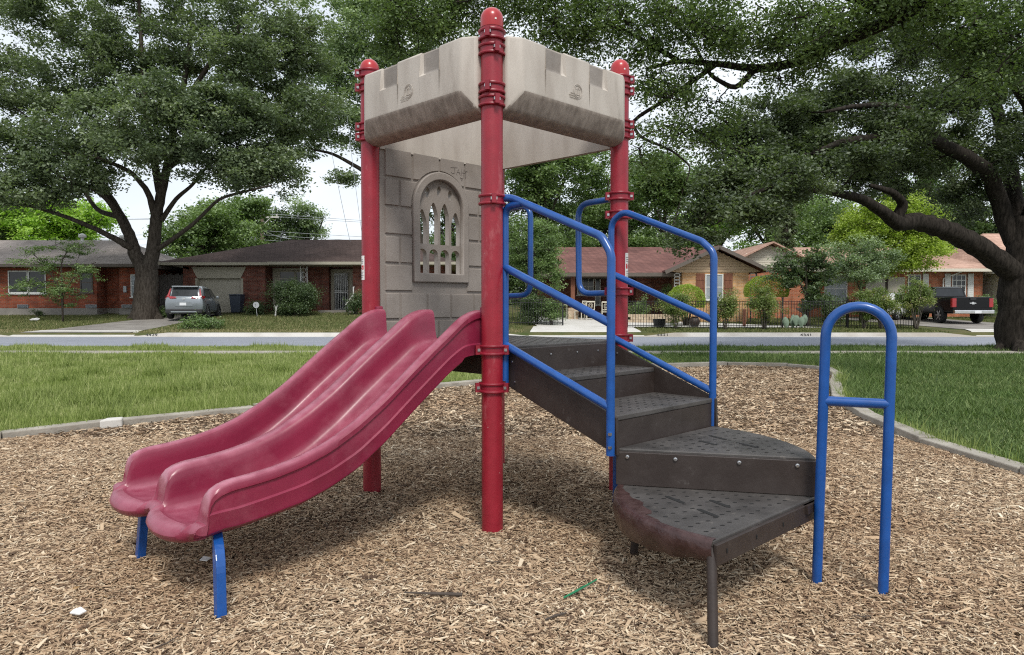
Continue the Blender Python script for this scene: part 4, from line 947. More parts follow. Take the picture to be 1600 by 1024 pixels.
for s in (-1, 1):
    ex = 10.75 + s * 2.75; o.prism([(rd[0], 37.3, rd[1]), (ex, 37.3, 3.03), (ex, 44.6, 3.03), (rd[0], 44.6, rd[1])], (0, 0, .09))
part(o, 'roof', M['roof_rose'], H3)
o = MB()
for s in (-1, 1): o.bar((10.75, 37.28, 4.30), (10.75 + s * 2.8, 37.28, 2.99), .03, .09)
part(o, 'bargeboard', M['fascia'], H3)
o = MB(); hip(o, 1.4, 10.9, 38.2, 48.0, 3.02, 4.75, 1.2, 0, .2); part(o, 'roof', [M['roof_rose'], M['fascia']], H3)
w3 = window(H3, 10.2, 11.15, 1.55, 2.93, 38, M['wframe'], M['glass_l'], 0, 1)
for x in (9.72, 11.2):
    o = MB(); o.box(x, x + .44, 37.94, 37.98, 1.5, 2.97)
    for k in (.3, .68, 1.1): o.box(x + .02, x + .42, 37.925, 37.939, 1.5 + k, 1.54 + k)
    part(o, 'shutter', M['wood_red'], H3)
o = MB(); cw = (10.62, 37.93, 3.42)
for r_ in (.2, .12): o.tube([(cw[0] + r_ * math.cos(t), cw[1], cw[2] + r_ * math.sin(t)) for t in np.linspace(0, 2 * np.pi, 17)], .018, 5)
for t in np.linspace(0, np.pi * 2, 9)[:-1]: o.tube([(cw[0] + .12 * math.cos(t), cw[1], cw[2] + .12 * math.sin(t)), (cw[0] + .2 * math.cos(t), cw[1], cw[2] + .2 * math.sin(t))], .012, 4)
part(o, 'wall_ornament', M['wood_red'], H3)
for x in (8.72, 12.72):
    o = MB()
    for k in range(5): o.tube([(x + .16 * math.cos(t), 38.0, 2.2 + k * .17 + .1 * math.sin(t)) for t in np.linspace(0, 2 * np.pi, 8)], .02, 4)
    part(o, 'porch_lattice', M['wframe'], H3)
o = MB(); o.box(3.16, 3.38, 38.6, 38.8, 1.15, 2.85); part(o, 'porch_post', M['wood_red'], H3)
o = MB()
for k in range(5): o.box(3.02 - .01 * (k % 2), 3.52 + .01 * (k % 2), 38.45, 38.95, .3 + k * .17, .465 + k * .17)
part(o, 'stone_pier', M['stone'], H3, bevel=.02)
window(H3, 3.9, 4.9, 1.9, 2.9, 43.0, M['wframe'], M['glass'], 2, 1); window(H3, 4.95, 5.3, 1.3, 2.9, 43.0, M['wframe'], M['glass'], 0, 0)
o = MB(); o.tube([(12.9, 38.0, 3.0), (12.9, 37.9, 2.8), (12.6, 37.93, 2.5), (12.6, 37.93, .4)], .04, 6); part(o, 'downpipe', M['fascia'], H3)

# far right house: orange brick, peach roof
H4 = thing('brick_house', (20, 46, .6), 'orange brick house with peach shingle roof and white shuttered windows behind the black truck', 'house')
o = MB(); o.box(14.0, 28.8, 44, 52, .2, 3.36); part(o, 'wall', M['brick_or'], H4)
o = MB(); hip(o, 15.6, 29.9, 43.2, 54.8, 3.48, 5.2, 1.2, 4.2, .18); part(o, 'roof', [M['roof_peach'], M['siding_w']], H4)
o = MB(); gx_ = 14.9
o.prism([(13.5, 41.6, 3.45), (17.2, 41.6, 3.45), (17.2, 41.6, 3.7), (gx_, 41.6, 4.75), (13.5, 41.6, 4.05)], (0, 2.4, 0)); 
for k in range(6): o.box(13.5, 17.0 - k * .3, 41.575, 41.599, 3.47 + k * .14, 3.59 + k * .14)
part(o, 'gable_siding', M['siding_w'], H4)
o = MB(); o.box(13.6, 17.1, 41.65, 44, .2, 3.44); part(o, 'wall', M['brick_or'], H4)
o = MB(); o.prism([(gx_, 41.0, 4.83), (12.9, 41.0, 3.85), (12.9, 50, 3.85), (gx_, 50, 4.83)], (0, 0, .09)); o.prism([(gx_, 41.0, 4.83), (17.6, 41.0, 3.5), (17.6, 50, 3.5), (gx_, 50, 4.83)], (0, 0, .09)); part(o, 'roof', M['roof_peach'], H4)
window(H4, 19.1, 20.5, 1.5, 3.1, 44, M['wframe'], M['glass_l'], 1, 1); window(H4, 24.2, 25.0, 1.75, 3.15, 44, M['wframe'], M['glass'], 1, 2)
window(H4, 26.9, 27.75, 1.75, 3.15, 44, M['wframe'], M['glass'], 2, 3)
for x in (25.1, 26.45, 27.85):
    o = MB(); o.box(x, x + .36, 43.93, 43.975, 1.6, 3.2)
    for k in range(12): o.box(x + .05, x + .31, 43.918, 43.929, 1.66 + k * .125, 1.75 + k * .125)
    part(o, 'shutter', M['wframe'], H4)
o = MB(); o.tube([(27.2, 43.5, 3.3), (26.3, 43.85, 2.9), (26.3, 43.9, .6)], .045, 6); part(o, 'downpipe', M['wframe'], H4)
o = MB(); o.box(21.6, 24.0, 43.9, 43.97, .9, 3.0)
for k in range(1, 4): o.box(21.62, 23.98, 43.885, 43.899, .9 + k * .52, .92 + k * .52)
part(o, 'garage_door', M['creamdoor'], H4)
# sloping white fascia of the next roof, glimpsed by the big trunk
H5 = thing('neighbouring_house', (34, 44, .5), 'cream gabled house end glimpsed behind the big oak trunk at the right edge', 'house')
o = MB(); o.box(29.6, 41, 43, 52, .3, 3.3); part(o, 'wall', M['siding_w'], H5)
o = MB(); hip(o, 28.9, 42, 42.3, 53, 3.4, 6.0, 2.2, 2.2, .22); part(o, 'roof', [M['roof_peach'], M['wframe']], H5)

# ------------------------------------------------------------ cars
def wheel(par, x, y, z, r, wd, side, spokes=5):
    t = thing_part = MB(); an = np.linspace(0, 2 * np.pi, 24, endpoint=False)
    def ring(mb, prof, m=0):
        P = np.array(prof); V = np.stack([x + side * P[:, 1][:, None] + 0 * an, y + P[:, :1] * np.cos(an), z + P[:, :1] * np.sin(an)], -1).reshape(-1, 3); n = len(P)
        i = np.arange(n - 1)[:, None]; j = np.arange(24)[None]; k = (j + 1) % 24
        mb.add(V, np.stack([i * 24 + j, i * 24 + k, (i + 1) * 24 + k, (i + 1) * 24 + j], -1).reshape(-1, 4), m)
    o = MB(); ring(o, [(r * .66, -wd), (r * .97, -wd), (r, -wd * .8), (r, -.03), (r * .96, 0), (r * .68, 0), (r * .64, -.03)]); wl = o.build('wheel', M['tyre'], par, smooth=40)
    o = MB(); ring(o, [(r * .68, -.006), (r * .66, -.02), (r * .62, -.06), (0.001, -.07)], 1); ring(o, [(.001, -.012), (r * .14, -.012), (r * .15, -.05)])
    for k in range(spokes):
        a = k * 2 * np.pi / spokes; d = np.array([0, math.cos(a), math.sin(a)]); s = np.array([0, -math.sin(a), math.cos(a)])
        o.obox(np.array([x - side * .028, y, z]) + d * r * .38, ((1, 0, 0), d, s), (.012, r * .28, r * .075))
    o.build('rim', [M['rim'], M['blackplastic']], wl, smooth=40)
def loft(mb, st, m=0, close=True):
    """st: list of (y, [(x, z), ...]) half sections; mirrored"""
    V = []; n = len(st[0][1])
    for y, sec_ in st:
        for x, z in sec_: V.append((x, y, z))
        for x, z in sec_[::-1]: V.append((-x, y, z))
    k = 2 * n
    mb.add(V, [(a * k + b, a * k + (b + 1) % k, (a + 1) * k + (b + 1) % k, (a + 1) * k + b) for a in range(len(st) - 1) for b in range(k)] + [tuple(range(k)), tuple(range((len(st) - 1) * k, len(st) * k))], m)

# silver crossover, tail towards the street
S = thing('parked_car', (-16.35, 35.8, float(tz(-16.5, 37.5)) + .03), 'silver grey crossover parked on the driveway with its tail to the street', 'car', rz=R(11))
def sb(y, wb, z0, z1, z2): return (y, [(wb * .80, z0), (wb * .97, z0 + .10), (wb, z0 + .30), (wb, z1 * .82), (wb * .965, z1), (wb * .90, z2)])
o = MB(); loft(o, [sb(0, .80, .42, .95, 1.0), sb(.05, .88, .34, 1.0, 1.08), sb(.25, .915, .26, 1.02, 1.12), sb(.9, .925, .24, 1.0, 1.08), sb(2.6, .925, .24, .97, 1.03), sb(3.5, .92, .25, .95, 1.02), sb(4.1, .89, .27, .84, .90), sb(4.45, .82, .30, .72, .76), sb(4.58, .70, .36, .6, .64)])
body = o.build('body', M['silver'], S, smooth=35, bevel=.02)
def gh(y, wb, zb, wr, zr): return (y, [(wb, zb), (wb * .99 + wr * .01, zb + .06), (wr + .02, zr - .09), (wr - .05, zr - .02), (wr - .25, zr)])
o = MB(); loft(o, [gh(.18, .83, 1.05, .70, 1.14), gh(.30, .85, 1.05, .69, 1.40), gh(.48, .86, 1.05, .68, 1.62), gh(.9, .865, 1.04, .68, 1.675), gh(1.8, .865, 1.03, .69, 1.69), gh(2.5, .86, 1.02, .67, 1.64), gh(3.0, .85, 1.01, .64, 1.42), gh(3.5, .83, 1.0, .62, 1.06)])
cab = o.build('cabin', M['silver'], S, smooth=40)
def quad(mb, P, t, m=0): mb.prism(P, t, m)
o = MB(); quad(o, [(-.63, .19, 1.14), (.63, .19, 1.14), (.57, .42, 1.55), (-.57, .42, 1.55)], (0, -.03, .012)); o.build('rear_window', M['glass'], S, bevel=.01)
o = MB(); o.box(-.62, .62, .24, .50, 1.60, 1.66); o.build('rear_spoiler', M['silver'], S, bevel=.02)
for s in (-1, 1):
    o = MB(); quad(o, [(s * .885, .62, 1.12), (s * .885, 3.18, 1.08), (s * .735, 2.50, 1.54), (s * .725, .98, 1.56)], (s * .012, 0, 0)); wd_ = o.build('side_window', M['glass'], S)
    o = MB(); quad(o, [(s * .898, 1.85, 1.10), (s * .898, 1.93, 1.10), (s * .745, 1.87, 1.55), (s * .745, 1.80, 1.55)], (s * .008, 0, 0)); o.build('pillar', M['blackplastic'], wd_)
    o = MB(); o.prism([(s * .60, -.02, 1.02), (s * .90, .06, 1.02), (s * .925, .30, 1.06), (s * .925, .30, 1.14), (s * .84, .10, 1.16), (s * .40, .0, 1.12), (s * .34, -.02, 1.04)], (0, .10, 0)); o.build('tail_light', M['taillight'], S)
    o = MB(); o.prism([(s * .70, .145, 1.12), (s * .80, .145, 1.12), (s * .70, .36, 1.52), (s * .66, .36, 1.52)], (s * .015, -.03, 0)); o.build('tail_light', M['taillight'], S)
    o = MB(); o.box(min(s * .93, s * 1.08), max(s * .93, s * 1.08), 2.85, 3.0, 1.03, 1.18); o.build('wing_mirror', M['silver'], S, bevel=.03)
    for y in (.95, 3.62):
        o = MB(); an = np.linspace(0, np.pi, 15)
        o.add([(s * .934, y + .43 * math.cos(t), .34 + .43 * math.sin(t)) for t in an] + [(s * .934, y + .30 * math.cos(t), .34 + .30 * math.sin(t)) for t in an], [(q, q + 1, q + 16, q + 15) for q in range(14)])
        o.build('wheel_arch', M['blackplastic'], S); wheel(S, s * .97, y, .34, .345, .22, s)
o = MB(); o.box(-.86, .86, -.06, .10, .30, .50); o.build('bumper_trim', M['blackplastic'], S, bevel=.03)
o = MB(); o.box(-.60, .60, -.085, -.05, .33, .39); o.build('skid_plate', M['silver'], S, bevel=.01)
o = MB(); o.prism([(-.42, -.012, .66), (.42, -.012, .66), (.30, -.012, .86), (-.30, -.012, .86)], (0, -.015, 0)); o.build('plate_recess', M['silver'], S)
o = MB(); o.box(-.19, .12, -.045, -.03, .68, .82); o.build('licence_plate', M['plate'], S)
o = MB(); o.box(-.045, .045, -.02, 0, .98, 1.03); o.box(-.04, -.02, -.035, -.02, .96, 1.05); o.box(.02, .04, -.035, -.02, .96, 1.05); o.build('emblem', M['chrome'], S)

# black pickup, tail towards the street
T = thing('pickup_truck', (23.0, 35.9, float(tz(23, 37)) + .02), 'black crew cab pickup truck parked nose away on the right driveway', 'pickup truck', rz=R(-2))
o = MB()
def tb_(y, w_, z0, z1): return (y, [(w_ * .9, z0), (w_, z0 + .1), (w_, z1 - .25), (w_ * .985, z1 - .05), (w_ * .95, z1)])
loft(o, [tb_(0, .96, .55, 1.30), tb_(.04, .985, .50, 1.33), tb_(2.0, 1.0, .48, 1.33), tb_(2.05, 1.0, .48, 1.30), tb_(4.4, 1.0, .48, 1.28), tb_(5.4, .98, .50, 1.22), tb_(5.85, .90, .55, 1.10)])
o.build('body', M['blackpaint'], T, smooth=35, bevel=.02)
def tc_(y, wb, wr, zr): return (y, [(wb, 1.24), (wb * .985, 1.34), (wr + .03, zr - .08), (wr - .06, zr - .01), (wr - .3, zr)])
o = MB(); loft(o, [tc_(1.98, .96, .74, 1.34), tc_(2.12, .96, .76, 1.82), tc_(2.4, .96, .78, 1.90), tc_(3.6, .96, .78, 1.91), tc_(3.9, .96, .74, 1.84), tc_(4.6, .93, .70, 1.30)])
o.build('cabin', M['blackpaint'], T, smooth=40)
o = MB(); o.prism([(-.74, 2.0, 1.40), (.74, 2.0, 1.40), (.66, 2.09, 1.78), (-.66, 2.09, 1.78)], (0, -.015, 0)); o.build('rear_window', M['glass'], T)
o = MB(); o.box(-.95, .95, -.035, 0, .72, 1.31); o.box(-.80, .80, -.045, -.036, .80, 1.18, 1); tg = o.build('tailgate', M['blackpaint'] and [M['blackpaint'], M['blackpaint']], T, bevel=.01)
o = MB(); o.prism([(-.15, -.047, 1.0), (-.05, -.047, 1.0), (-.045, -.047, .965), (.065, -.047, .965), (.06, -.047, 1.0), (.16, -.047, 1.0), (.14, -.047, 1.045), (.055, -.047, 1.045), (.05, -.047, 1.08), (-.06, -.047, 1.08), (-.055, -.047, 1.045), (-.17, -.047, 1.045)], (0, -.02, 0)); o.build('emblem', M['chrome'], tg)
o = MB(); o.box(-.14, .14, -.075, -.047, 1.18, 1.29); o.build('handle', M['blackplastic'], tg)
o = MB(); o.box(-.97, .97, -.22, -.04, .50, .68); bp_ = o.build('rear_bumper', M['chrome'], T, bevel=.03)
o = MB(); o.box(.0, .32, -.235, -.222, .52, .66); o.build('licence_plate', M['plate'], bp_)
for s in (-1, 1):
    o = MB(); o.box(min(s * .80, s * 1.005), max(s * .80, s * 1.005), -.05, .12, .82, 1.26); o.build('tail_light', M['taillight'], T, bevel=.015)
    o = MB(); o.prism([(s * .975, 2.25, 1.36), (s * .975, 4.2, 1.34), (s * .80, 3.75, 1.78), (s * .81, 2.35, 1.80)], (s * .012, 0, 0)); o.build('side_window', M['glass'], T)
    for y in (1.15, 4.75):
        o = MB(); an = np.linspace(-.1, np.pi + .1, 18); o.add([(s * 1.006, y + .49 * math.cos(t), .42 + .49 * math.sin(t)) for t in an] + [(s * 1.006, y + .36 * math.cos(t), .42 + .36 * math.sin(t)) for t in an], [(q, q + 1, q + 19, q + 18) for q in range(17)]); o.build('wheel_arch', M['tyre'], T); wheel(T, s * 1.05, y, .41, .41, .26, s, 6)
    o = MB(); o.box(min(s * 1.0, s * 1.2), max(s * 1.0, s * 1.2), 4.1, 4.25, 1.28, 1.5); o.build('wing_mirror', M['blackplastic'], T, bevel=.03)
# white hatchback half hidden behind the shrubs
W_ = thing('parked_car', (20.2, 40.2, float(tz(20, 41))), 'white car mostly hidden behind the shrubs left of the black truck', 'car', rz=R(-62))
o = MB(); loft(o, [sb(0, .78, .42, .88, .95), sb(.06, .86, .34, .92, 1.0), sb(.9, .90, .24, .94, 1.0), sb(2.6, .90, .24, .92, .98), sb(3.6, .86, .27, .84, .9), sb(4.2, .72, .36, .62, .66)]); o.build('body', M['whitepaint'], W_, smooth=35, bevel=.02)
o = MB(); loft(o, [gh(.15, .80, .97, .68, 1.05), gh(.4, .82, .97, .66, 1.42), gh(.9, .84, .97, .66, 1.5), gh(2.0, .84, .97, .66, 1.5), gh(3.0, .82, .95, .6, 1.0)]); o.build('cabin', M['whitepaint'], W_, smooth=40)
for s in (-1, 1):
    o = MB(); quad(o, [(s * .86, .7, 1.04), (s * .86, 2.8, 1.02), (s * .71, 2.1, 1.42), (s * .705, .9, 1.42)], (s * .012, 0, 0)); o.build('side_window', M['glass'], W_)
    o = MB(); o.box(min(s * .70, s * .88), max(s * .70, s * .88), -.01, .18, .8, 1.02); o.build('tail_light', M['taillight'], W_)
    for y in (.9, 3.4): wheel(W_, s * .915, y, .33, .33, .2, s)

# ------------------------------------------------------------ trees and shrubs
def leaves(mb, C, s, at, aspect=.55, flat=.55):
    m = len(C); nrm = rng.normal(0, 1, (m, 3)); nrm[:, 2] = np.abs(nrm[:, 2]) + flat; nrm /= np.linalg.norm(nrm, axis=1)[:, None]
    t = rng.normal(0, 1, (m, 3)); t -= nrm * (t * nrm).sum(1)[:, None]; t /= np.linalg.norm(t, axis=1)[:, None]; b = np.cross(nrm, t)
    l = (s * rng.uniform(.7, 1.35, m))[:, None] / 2; w_ = l * aspect
    V = np.stack([C - t * l, C + b * w_ - t * l * .1, C + t * l, C - b * w_ - t * l * .1], 1).reshape(-1, 3)
    mb.add(V, np.arange(4 * m).reshape(-1, 4), 0, at)
def grow(name, label, cat, base, limbs, blobs, leafm, barkm, ls, per, group=None, clr=.55, droop=0, brad=.05, flatc=.55, sub=3, twig=True, lname='crown', bname='trunk', tp=.8):
    """limbs: polylines [(points, r0, r1)]; blobs: (centre, (rx, ry, rz), clumps)"""
    th = thing(name, tuple(base), label, cat, group); B = np.array(base, float)
    wd = MB(); SK = []; SR = []
    for P, r0, r1 in limbs:
        P = np.array(P, float); n = len(P); tt = np.linspace(0, n - 1, (n - 1) * 5 + 1); Q = np.stack([np.interp(tt, np.arange(n), P[:, k]) for k in range(3)], -1)
        K = np.copy(Q); K[1:-1] = (Q[:-2] + Q[1:-1] * 2 + Q[2:]) / 4; K[2:-2] = (K[1:-3] + K[2:-2] * 2 + K[3:-1]) / 4
        rr = r0 + (r1 - r0) * np.linspace(0, 1, len(K)) ** tp
        K[2:-1] += rng.normal(0, .045, (len(K) - 3, 3)) * rr[2:-1, None] ; wd.tube(K - B, rr, 10 if r0 > .12 else 6); SK.append(K); SR.append(rr)
    SK = np.concatenate(SK); SR = np.concatenate(SR); CL = []
    for c, r_, k in blobs:
        d = rng.normal(0, 1, (k, 3)); d /= np.linalg.norm(d, axis=1)[:, None]; q = rng.uniform(.12, 1, k) ** .45
        CL.append(np.array(c) + d * q[:, None] * np.array(r_))
    CL = np.concatenate(CL); dist = np.array([np.min(np.linalg.norm(SK - c, axis=1)) for c in CL]); order = np.argsort(dist)
    lf = MB(); LC = []; LA = []
    for q in order:
        c = CL[q]; dd = np.linalg.norm(SK - c, axis=1) + .25 * np.clip(SK[:, 2] - c[2], 0, None); a = int(np.argmin(dd)); p = SK[a]; L = np.linalg.norm(c - p)
        r0 = min(SR[a] * .62, brad * (.4 + .25 * L)); 
        if L > .15:
            mid = p + (c - p) * .5 + np.array([0, 0, .12 * L]) + rng.normal(0, .08 * L, 3); n = 5 if L < 1.5 else 9; t = np.linspace(0, 1, n)[:, None]
            K = (1 - t) ** 2 * p + 2 * t * (1 - t) * mid + t * t * c; K[1:-1] += rng.normal(0, .025 * L, (n - 2, 3)); rr = np.linspace(max(r0, .012), .010 + .06 * r0, n)
            wd.tube(K - B, rr, 5 if r0 > .03 else 4, caps=False); SK = np.concatenate([SK, K[1:]]); SR = np.concatenate([SR, rr[1:]])
        ca = rng.uniform(.15, .85); k = int(per * rng.uniform(.6, 1.4)); cs = clr * rng.uniform(.7, 1.3)
        # each clump: a few sprays of leaves
        for _ in range(sub):
            sc = c + rng.normal(0, .5, 3) * cs * np.array([1, 1, .6]); m = k // sub
            if twig and sub > 1: wd.tube([c - B, (c + sc) / 2 - B + rng.normal(0, .03, 3), sc - B + (0, 0, -.02)], [.012, .009, .005], 3, caps=False)
            X = sc + rng.normal(0, .34, (m, 3)) * cs * np.array([1, 1, flatc]); X[:, 2] -= droop * np.linalg.norm(X[:, :2] - sc[:2], axis=1) ; LC.append(X)
            LA.append(np.clip(ca * .68 + rng.uniform(0, .36, m) + rng.normal(0, .08), 0, 1))
    LC = np.concatenate(LC); LA = np.concatenate(LA); sz = ls if np.isscalar(ls) else ls
    leaves(lf, LC - B, sz, LA)
    wd.build(bname, barkm, th, smooth='all', fix=False); lf.build(lname, leafm, th, fix=False)
    return th
def pxl(pts, Y, dy=0):
    """limb from photo pixels; depth may vary along it"""
    return [PX(p[0], p[1], p[2] if len(p) > 2 else Y) for p in pts]
def blob(u, v, Y, ru, rv, k, ry=None):
    c = PX(u, v, Y); s = Y / FPX; return (c, (ru * s, (ry if ry else ru * s * .9), rv * s), k)
# big oak on the left, across the street
Y = 37.5
b0_ = PX(226, 498, Y)
limbs = [(pxl([(226, 503), (227, 470), (229, 435), (229, 412)], Y), .68, .52),
         ([PX(204, 503, Y), PX(214, 490, Y), PX(222, 470, Y)], .25, .3), ([PX(250, 503, Y), PX(240, 490, Y), PX(232, 470, Y)], .25, .3),
         (pxl([(226, 425), (212, 400), (204, 372), (190, 340), (165, 300), (132, 262), (95, 225), (50, 190)], Y), .40, .09),
         (pxl([(232, 425), (240, 385), (244, 345), (250, 310), (262, 258), (272, 200), (288, 130), (300, 40)], Y), .40, .10),
         (pxl([(206, 388, 37.3), (178, 372, 36.8), (146, 356, 36.2), (98, 337, 35.5), (49, 322, 35), (5, 319, 34.5)], Y), .19, .05),
         (pxl([(203, 375), (186, 340, 36.8), (168, 312, 36), (140, 292, 35), (90, 275, 34)], Y), .20, .05),
         (pxl([(244, 345), (232, 300, 37), (205, 268, 36), (150, 245, 35), (95, 240, 34)], Y), .20, .05),
         (pxl([(243, 392), (264, 378, 37), (303, 350, 36.5), (342, 310, 36), (392, 297, 35.4), (425, 290, 35)], Y), .15, .04),
         (pxl([(252, 345), (275, 310), (300, 290), (322, 262), (352, 240)], Y), .14, .04),
         (pxl([(262, 262), (300, 235), (345, 215), (400, 200), (455, 195)], Y), .18, .05),
         (pxl([(250, 300), (236, 230), (226, 160), (222, 90), (218, 20), (214, -60)], Y), .22, .06),
         (pxl([(276, 180), (308, 130), (340, 80), (385, 30), (420, -30)], Y), .18, .05),
         (pxl([(190, 340), (150, 330, 39), (110, 260, 40), (80, 180, 40)], Y), .16, .05), (pxl([(262, 258), (310, 180, 39.5), (360, 120, 40.5)], Y), .15, .05)]
bl = [blob(60, 150, Y, 80, 50, 26), blob(150, 110, Y, 70, 55, 26), blob(60, 240, Y - 2, 75, 45, 28), blob(150, 200, Y - 2.5, 75, 50, 30), blob(250, 170, Y - 3, 80, 55, 34), blob(350, 170, Y - 2, 75, 55, 30), blob(430, 205, Y, 55, 45, 24),
      blob(330, 235, Y - 2, 65, 38, 24), blob(400, 262, Y - 1.5, 45, 28, 16), blob(230, 70, Y, 75, 55, 26), blob(120, 20, Y, 90, 50, 24), blob(310, 60, Y, 60, 50, 16), blob(430, 110, Y + 1, 70, 60, 26), blob(-20, 90, Y, 60, 70, 18), blob(20, 20, Y, 70, 50, 16),
      blob(250, -30, Y, 90, 45, 18), blob(400, 30, Y, 60, 45, 16), blob(110, 275, Y - 3, 60, 28, 16), blob(10, 285, Y - 3, 40, 30, 12), blob(220, 235, Y - 3, 60, 30, 16), blob(-60, 200, Y - 1, 60, 90, 20), blob(330, 130, Y + 3, 80, 60, 18), blob(180, 150, Y + 4, 120, 70, 24)]
bl += [blob(425, 262, Y - 1, 45, 24, 14), blob(350, 275, Y - 2, 40, 20, 9), blob(40, 300, Y - 3, 50, 18, 8), blob(470, 120, Y + 2, 50, 50, 16), blob(455, 50, Y + 1, 45, 50, 14), blob(480, 180, Y, 40, 30, 12), blob(380, 80, Y - 1, 50, 50, 14)]
grow('oak_tree', 'huge spreading oak with forked trunk beside the driveway of the silver car', 'tree', b0_, limbs, bl, M['leaf_oak'], M['bark'], .17, 360, clr=.85, brad=.075)
# grey-green oak further back, crown between the big oak and the tower
Y = 47
limbs = [(pxl([(668, 490), (662, 430), (652, 370), (640, 300)], Y), .45, .32), (pxl([(645, 330), (600, 290), (560, 262), (520, 240), (480, 232)], Y), .24, .06), (pxl([(642, 300), (610, 220), (570, 150), (530, 90)], Y), .22, .06), (pxl([(642, 300), (660, 200), (655, 100), (640, 10)], Y), .22, .06)]
bl = [blob(500, 160, Y, 70, 60, 26), blob(565, 120, Y, 70, 70, 28), blob(520, 60, Y, 80, 55, 26), blob(600, 40, Y, 70, 50, 24), blob(560, 200, Y, 50, 35, 14), blob(470, 215, Y, 40, 20, 9), blob(640, 120, Y, 60, 80, 26), blob(560, -20, Y, 100, 50, 24), blob(700, 60, Y, 70, 70, 22), blob(540, 275, Y, 26, 16, 4), blob(700, 180, Y, 60, 60, 18)]
grow('oak_tree', 'pale grey green oak crown seen between the big left oak and the play tower', 'tree', PX(668, 490, Y), limbs, bl, M['leaf_grey'], M['bark'], .20, 330, clr=1.0)
# live oak at the right edge
Y = 20.8
bR = PX(1592, 546, Y); bR[2] = 0
limbs = [([PX(1598, 552, Y), PX(1594, 500, Y), PX(1598, 450, Y), PX(1604, 400, Y), PX(1612, 340, Y)], .66, .48),
         ([PX(1558, 552, Y), PX(1574, 535, Y), PX(1585, 505, Y)], .16, .3), ([PX(1640, 556, Y), PX(1622, 535, Y), PX(1612, 505, Y)], .16, .3), ([PX(1592, 556, Y - .7), PX(1592, 535, Y - .3), PX(1595, 505, Y)], .16, .3),
         (pxl([(1600, 440), (1560, 408, 20.5), (1520, 380, 20.1), (1480, 360, 19.6), (1430, 345, 19.0), (1402, 350, 18.6), (1385, 335, 18.3), (1350, 312, 17.9), (1300, 300, 17.4), (1240, 296, 17)], Y), .34, .04),
         (pxl([(1400, 345, 18.7), (1412, 318, 18.6), (1395, 300, 18.3), (1360, 290, 18)], Y), .15, .05),
         (pxl([(1598, 400), (1575, 360, 21), (1560, 310, 21), (1545, 270, 20.6), (1510, 245, 20), (1470, 225, 19.5), (1430, 205, 19), (1380, 215, 18.6), (1320, 220, 18.2), (1270, 240, 18)], Y), .27, .06),
         (pxl([(1600, 400), (1590, 330, 21.5), (1575, 250, 22), (1560, 180, 22), (1540, 100, 22), (1530, 20, 22)], Y), .28, .08),
         (pxl([(1612, 340), (1640, 260, 20), (1620, 180, 19), (1590, 130, 18), (1540, 60, 17), (1500, 0, 16)], Y), .28, .08),
         (pxl([(1470, 225, 19.5), (1440, 180, 19), (1400, 165, 18.6), (1340, 165, 18.2), (1290, 175, 18)], Y), .12, .04),
         (pxl([(1300, 300, 17.4), (1260, 280, 17), (1210, 290, 16.5), (1160, 310, 16.2), (1120, 350, 16)], Y), .08, .02),
         (pxl([(1616, 330), (1680, 280, 20), (1760, 240, 19)], Y), .3, .1)]
bl = [blob(1160, 300, 17, 50, 50, 30), blob(1230, 270, 17.5, 60, 45, 34), blob(1300, 240, 18, 60, 45, 34), blob(1370, 250, 18.5, 60, 40, 32), blob(1180, 220, 18, 50, 45, 26), blob(1250, 180, 18.5, 60, 40, 30), blob(1330, 150, 19, 70, 45, 34), blob(1420, 160, 19, 60, 50, 32), blob(1450, 270, 19.5, 50, 35, 22),
      blob(1500, 190, 20, 60, 60, 34), blob(1560, 120, 20, 60, 60, 32), blob(1590, 240, 20, 50, 60, 26), blob(1440, 80, 20, 80, 50, 26), blob(1540, 30, 20, 90, 60, 30), blob(1120, 350, 16.6, 32, 32, 12), blob(1550, 300, 20.5, 40, 30, 14), blob(1660, 150, 20, 70, 90, 30), blob(1400, 20, 20, 80, 40, 20)]
bl = [(np.array(c) + (0, 1.1, .12), r_, int(k * .85)) for c, r_, k in bl] + [blob(1240, 275, 16.5, 45, 22, 9), blob(1330, 250, 17, 45, 22, 9), blob(1420, 195, 18.2, 45, 22, 10), blob(1170, 330, 16, 30, 22, 8), blob(1500, 150, 18.5, 40, 30, 8)]
grow('live_oak_tree', 'dark live oak with thick low horizontal limb at the right edge of the lawn', 'tree', bR, limbs, bl, M['leaf_oak2'], M['bark_dark'], .092, 430, clr=.50, brad=.055, tp=1.25)
# overhanging tree whose trunk stands outside the frame on the right
Y = 12
bO = np.array([12.5, 9.5, 0.])
limbs = [([bO, bO + (0, 0, 2.5), bO + (-.3, .1, 4.6)], .5, .38),
         ([bO + (-.3, .1, 4.4), PX(1700, -160, 11), PX(1420, 20, 11.5), PX(1330, 60, 12), PX(1240, 100, 12.4), PX(1180, 108, 12.7), PX(1120, 100, 13), PX(1060, 95, 13.2), PX(1010, 108, 13.4)], .15, .03),
         ([PX(1180, 108, 12.7), PX(1150, 140, 12.9), PX(1110, 120, 13), PX(1080, 60, 13.4), PX(1020, 10, 13.6)], .06, .02),
         ([PX(1060, 95, 13.2), PX(1000, 60, 13.3), PX(960, 40, 13.4), PX(900, 45, 13.5), PX(850, 30, 13.6)], .05, .015),
         ([PX(1120, 100, 13), PX(1050, 150, 13.2), PX(985, 190, 13.4), PX(1000, 215, 13.2), PX(1050, 235, 13), PX(1080, 260, 12.8), PX(1072, 285, 12.8)], .05, .010),
         ([PX(1420, 20, 11.5), PX(1200, -60, 12), PX(950, -60, 12.5), PX(800, -40, 13), PX(700, -20, 13.3), PX(620, 10, 13.5)], .16, .03)]
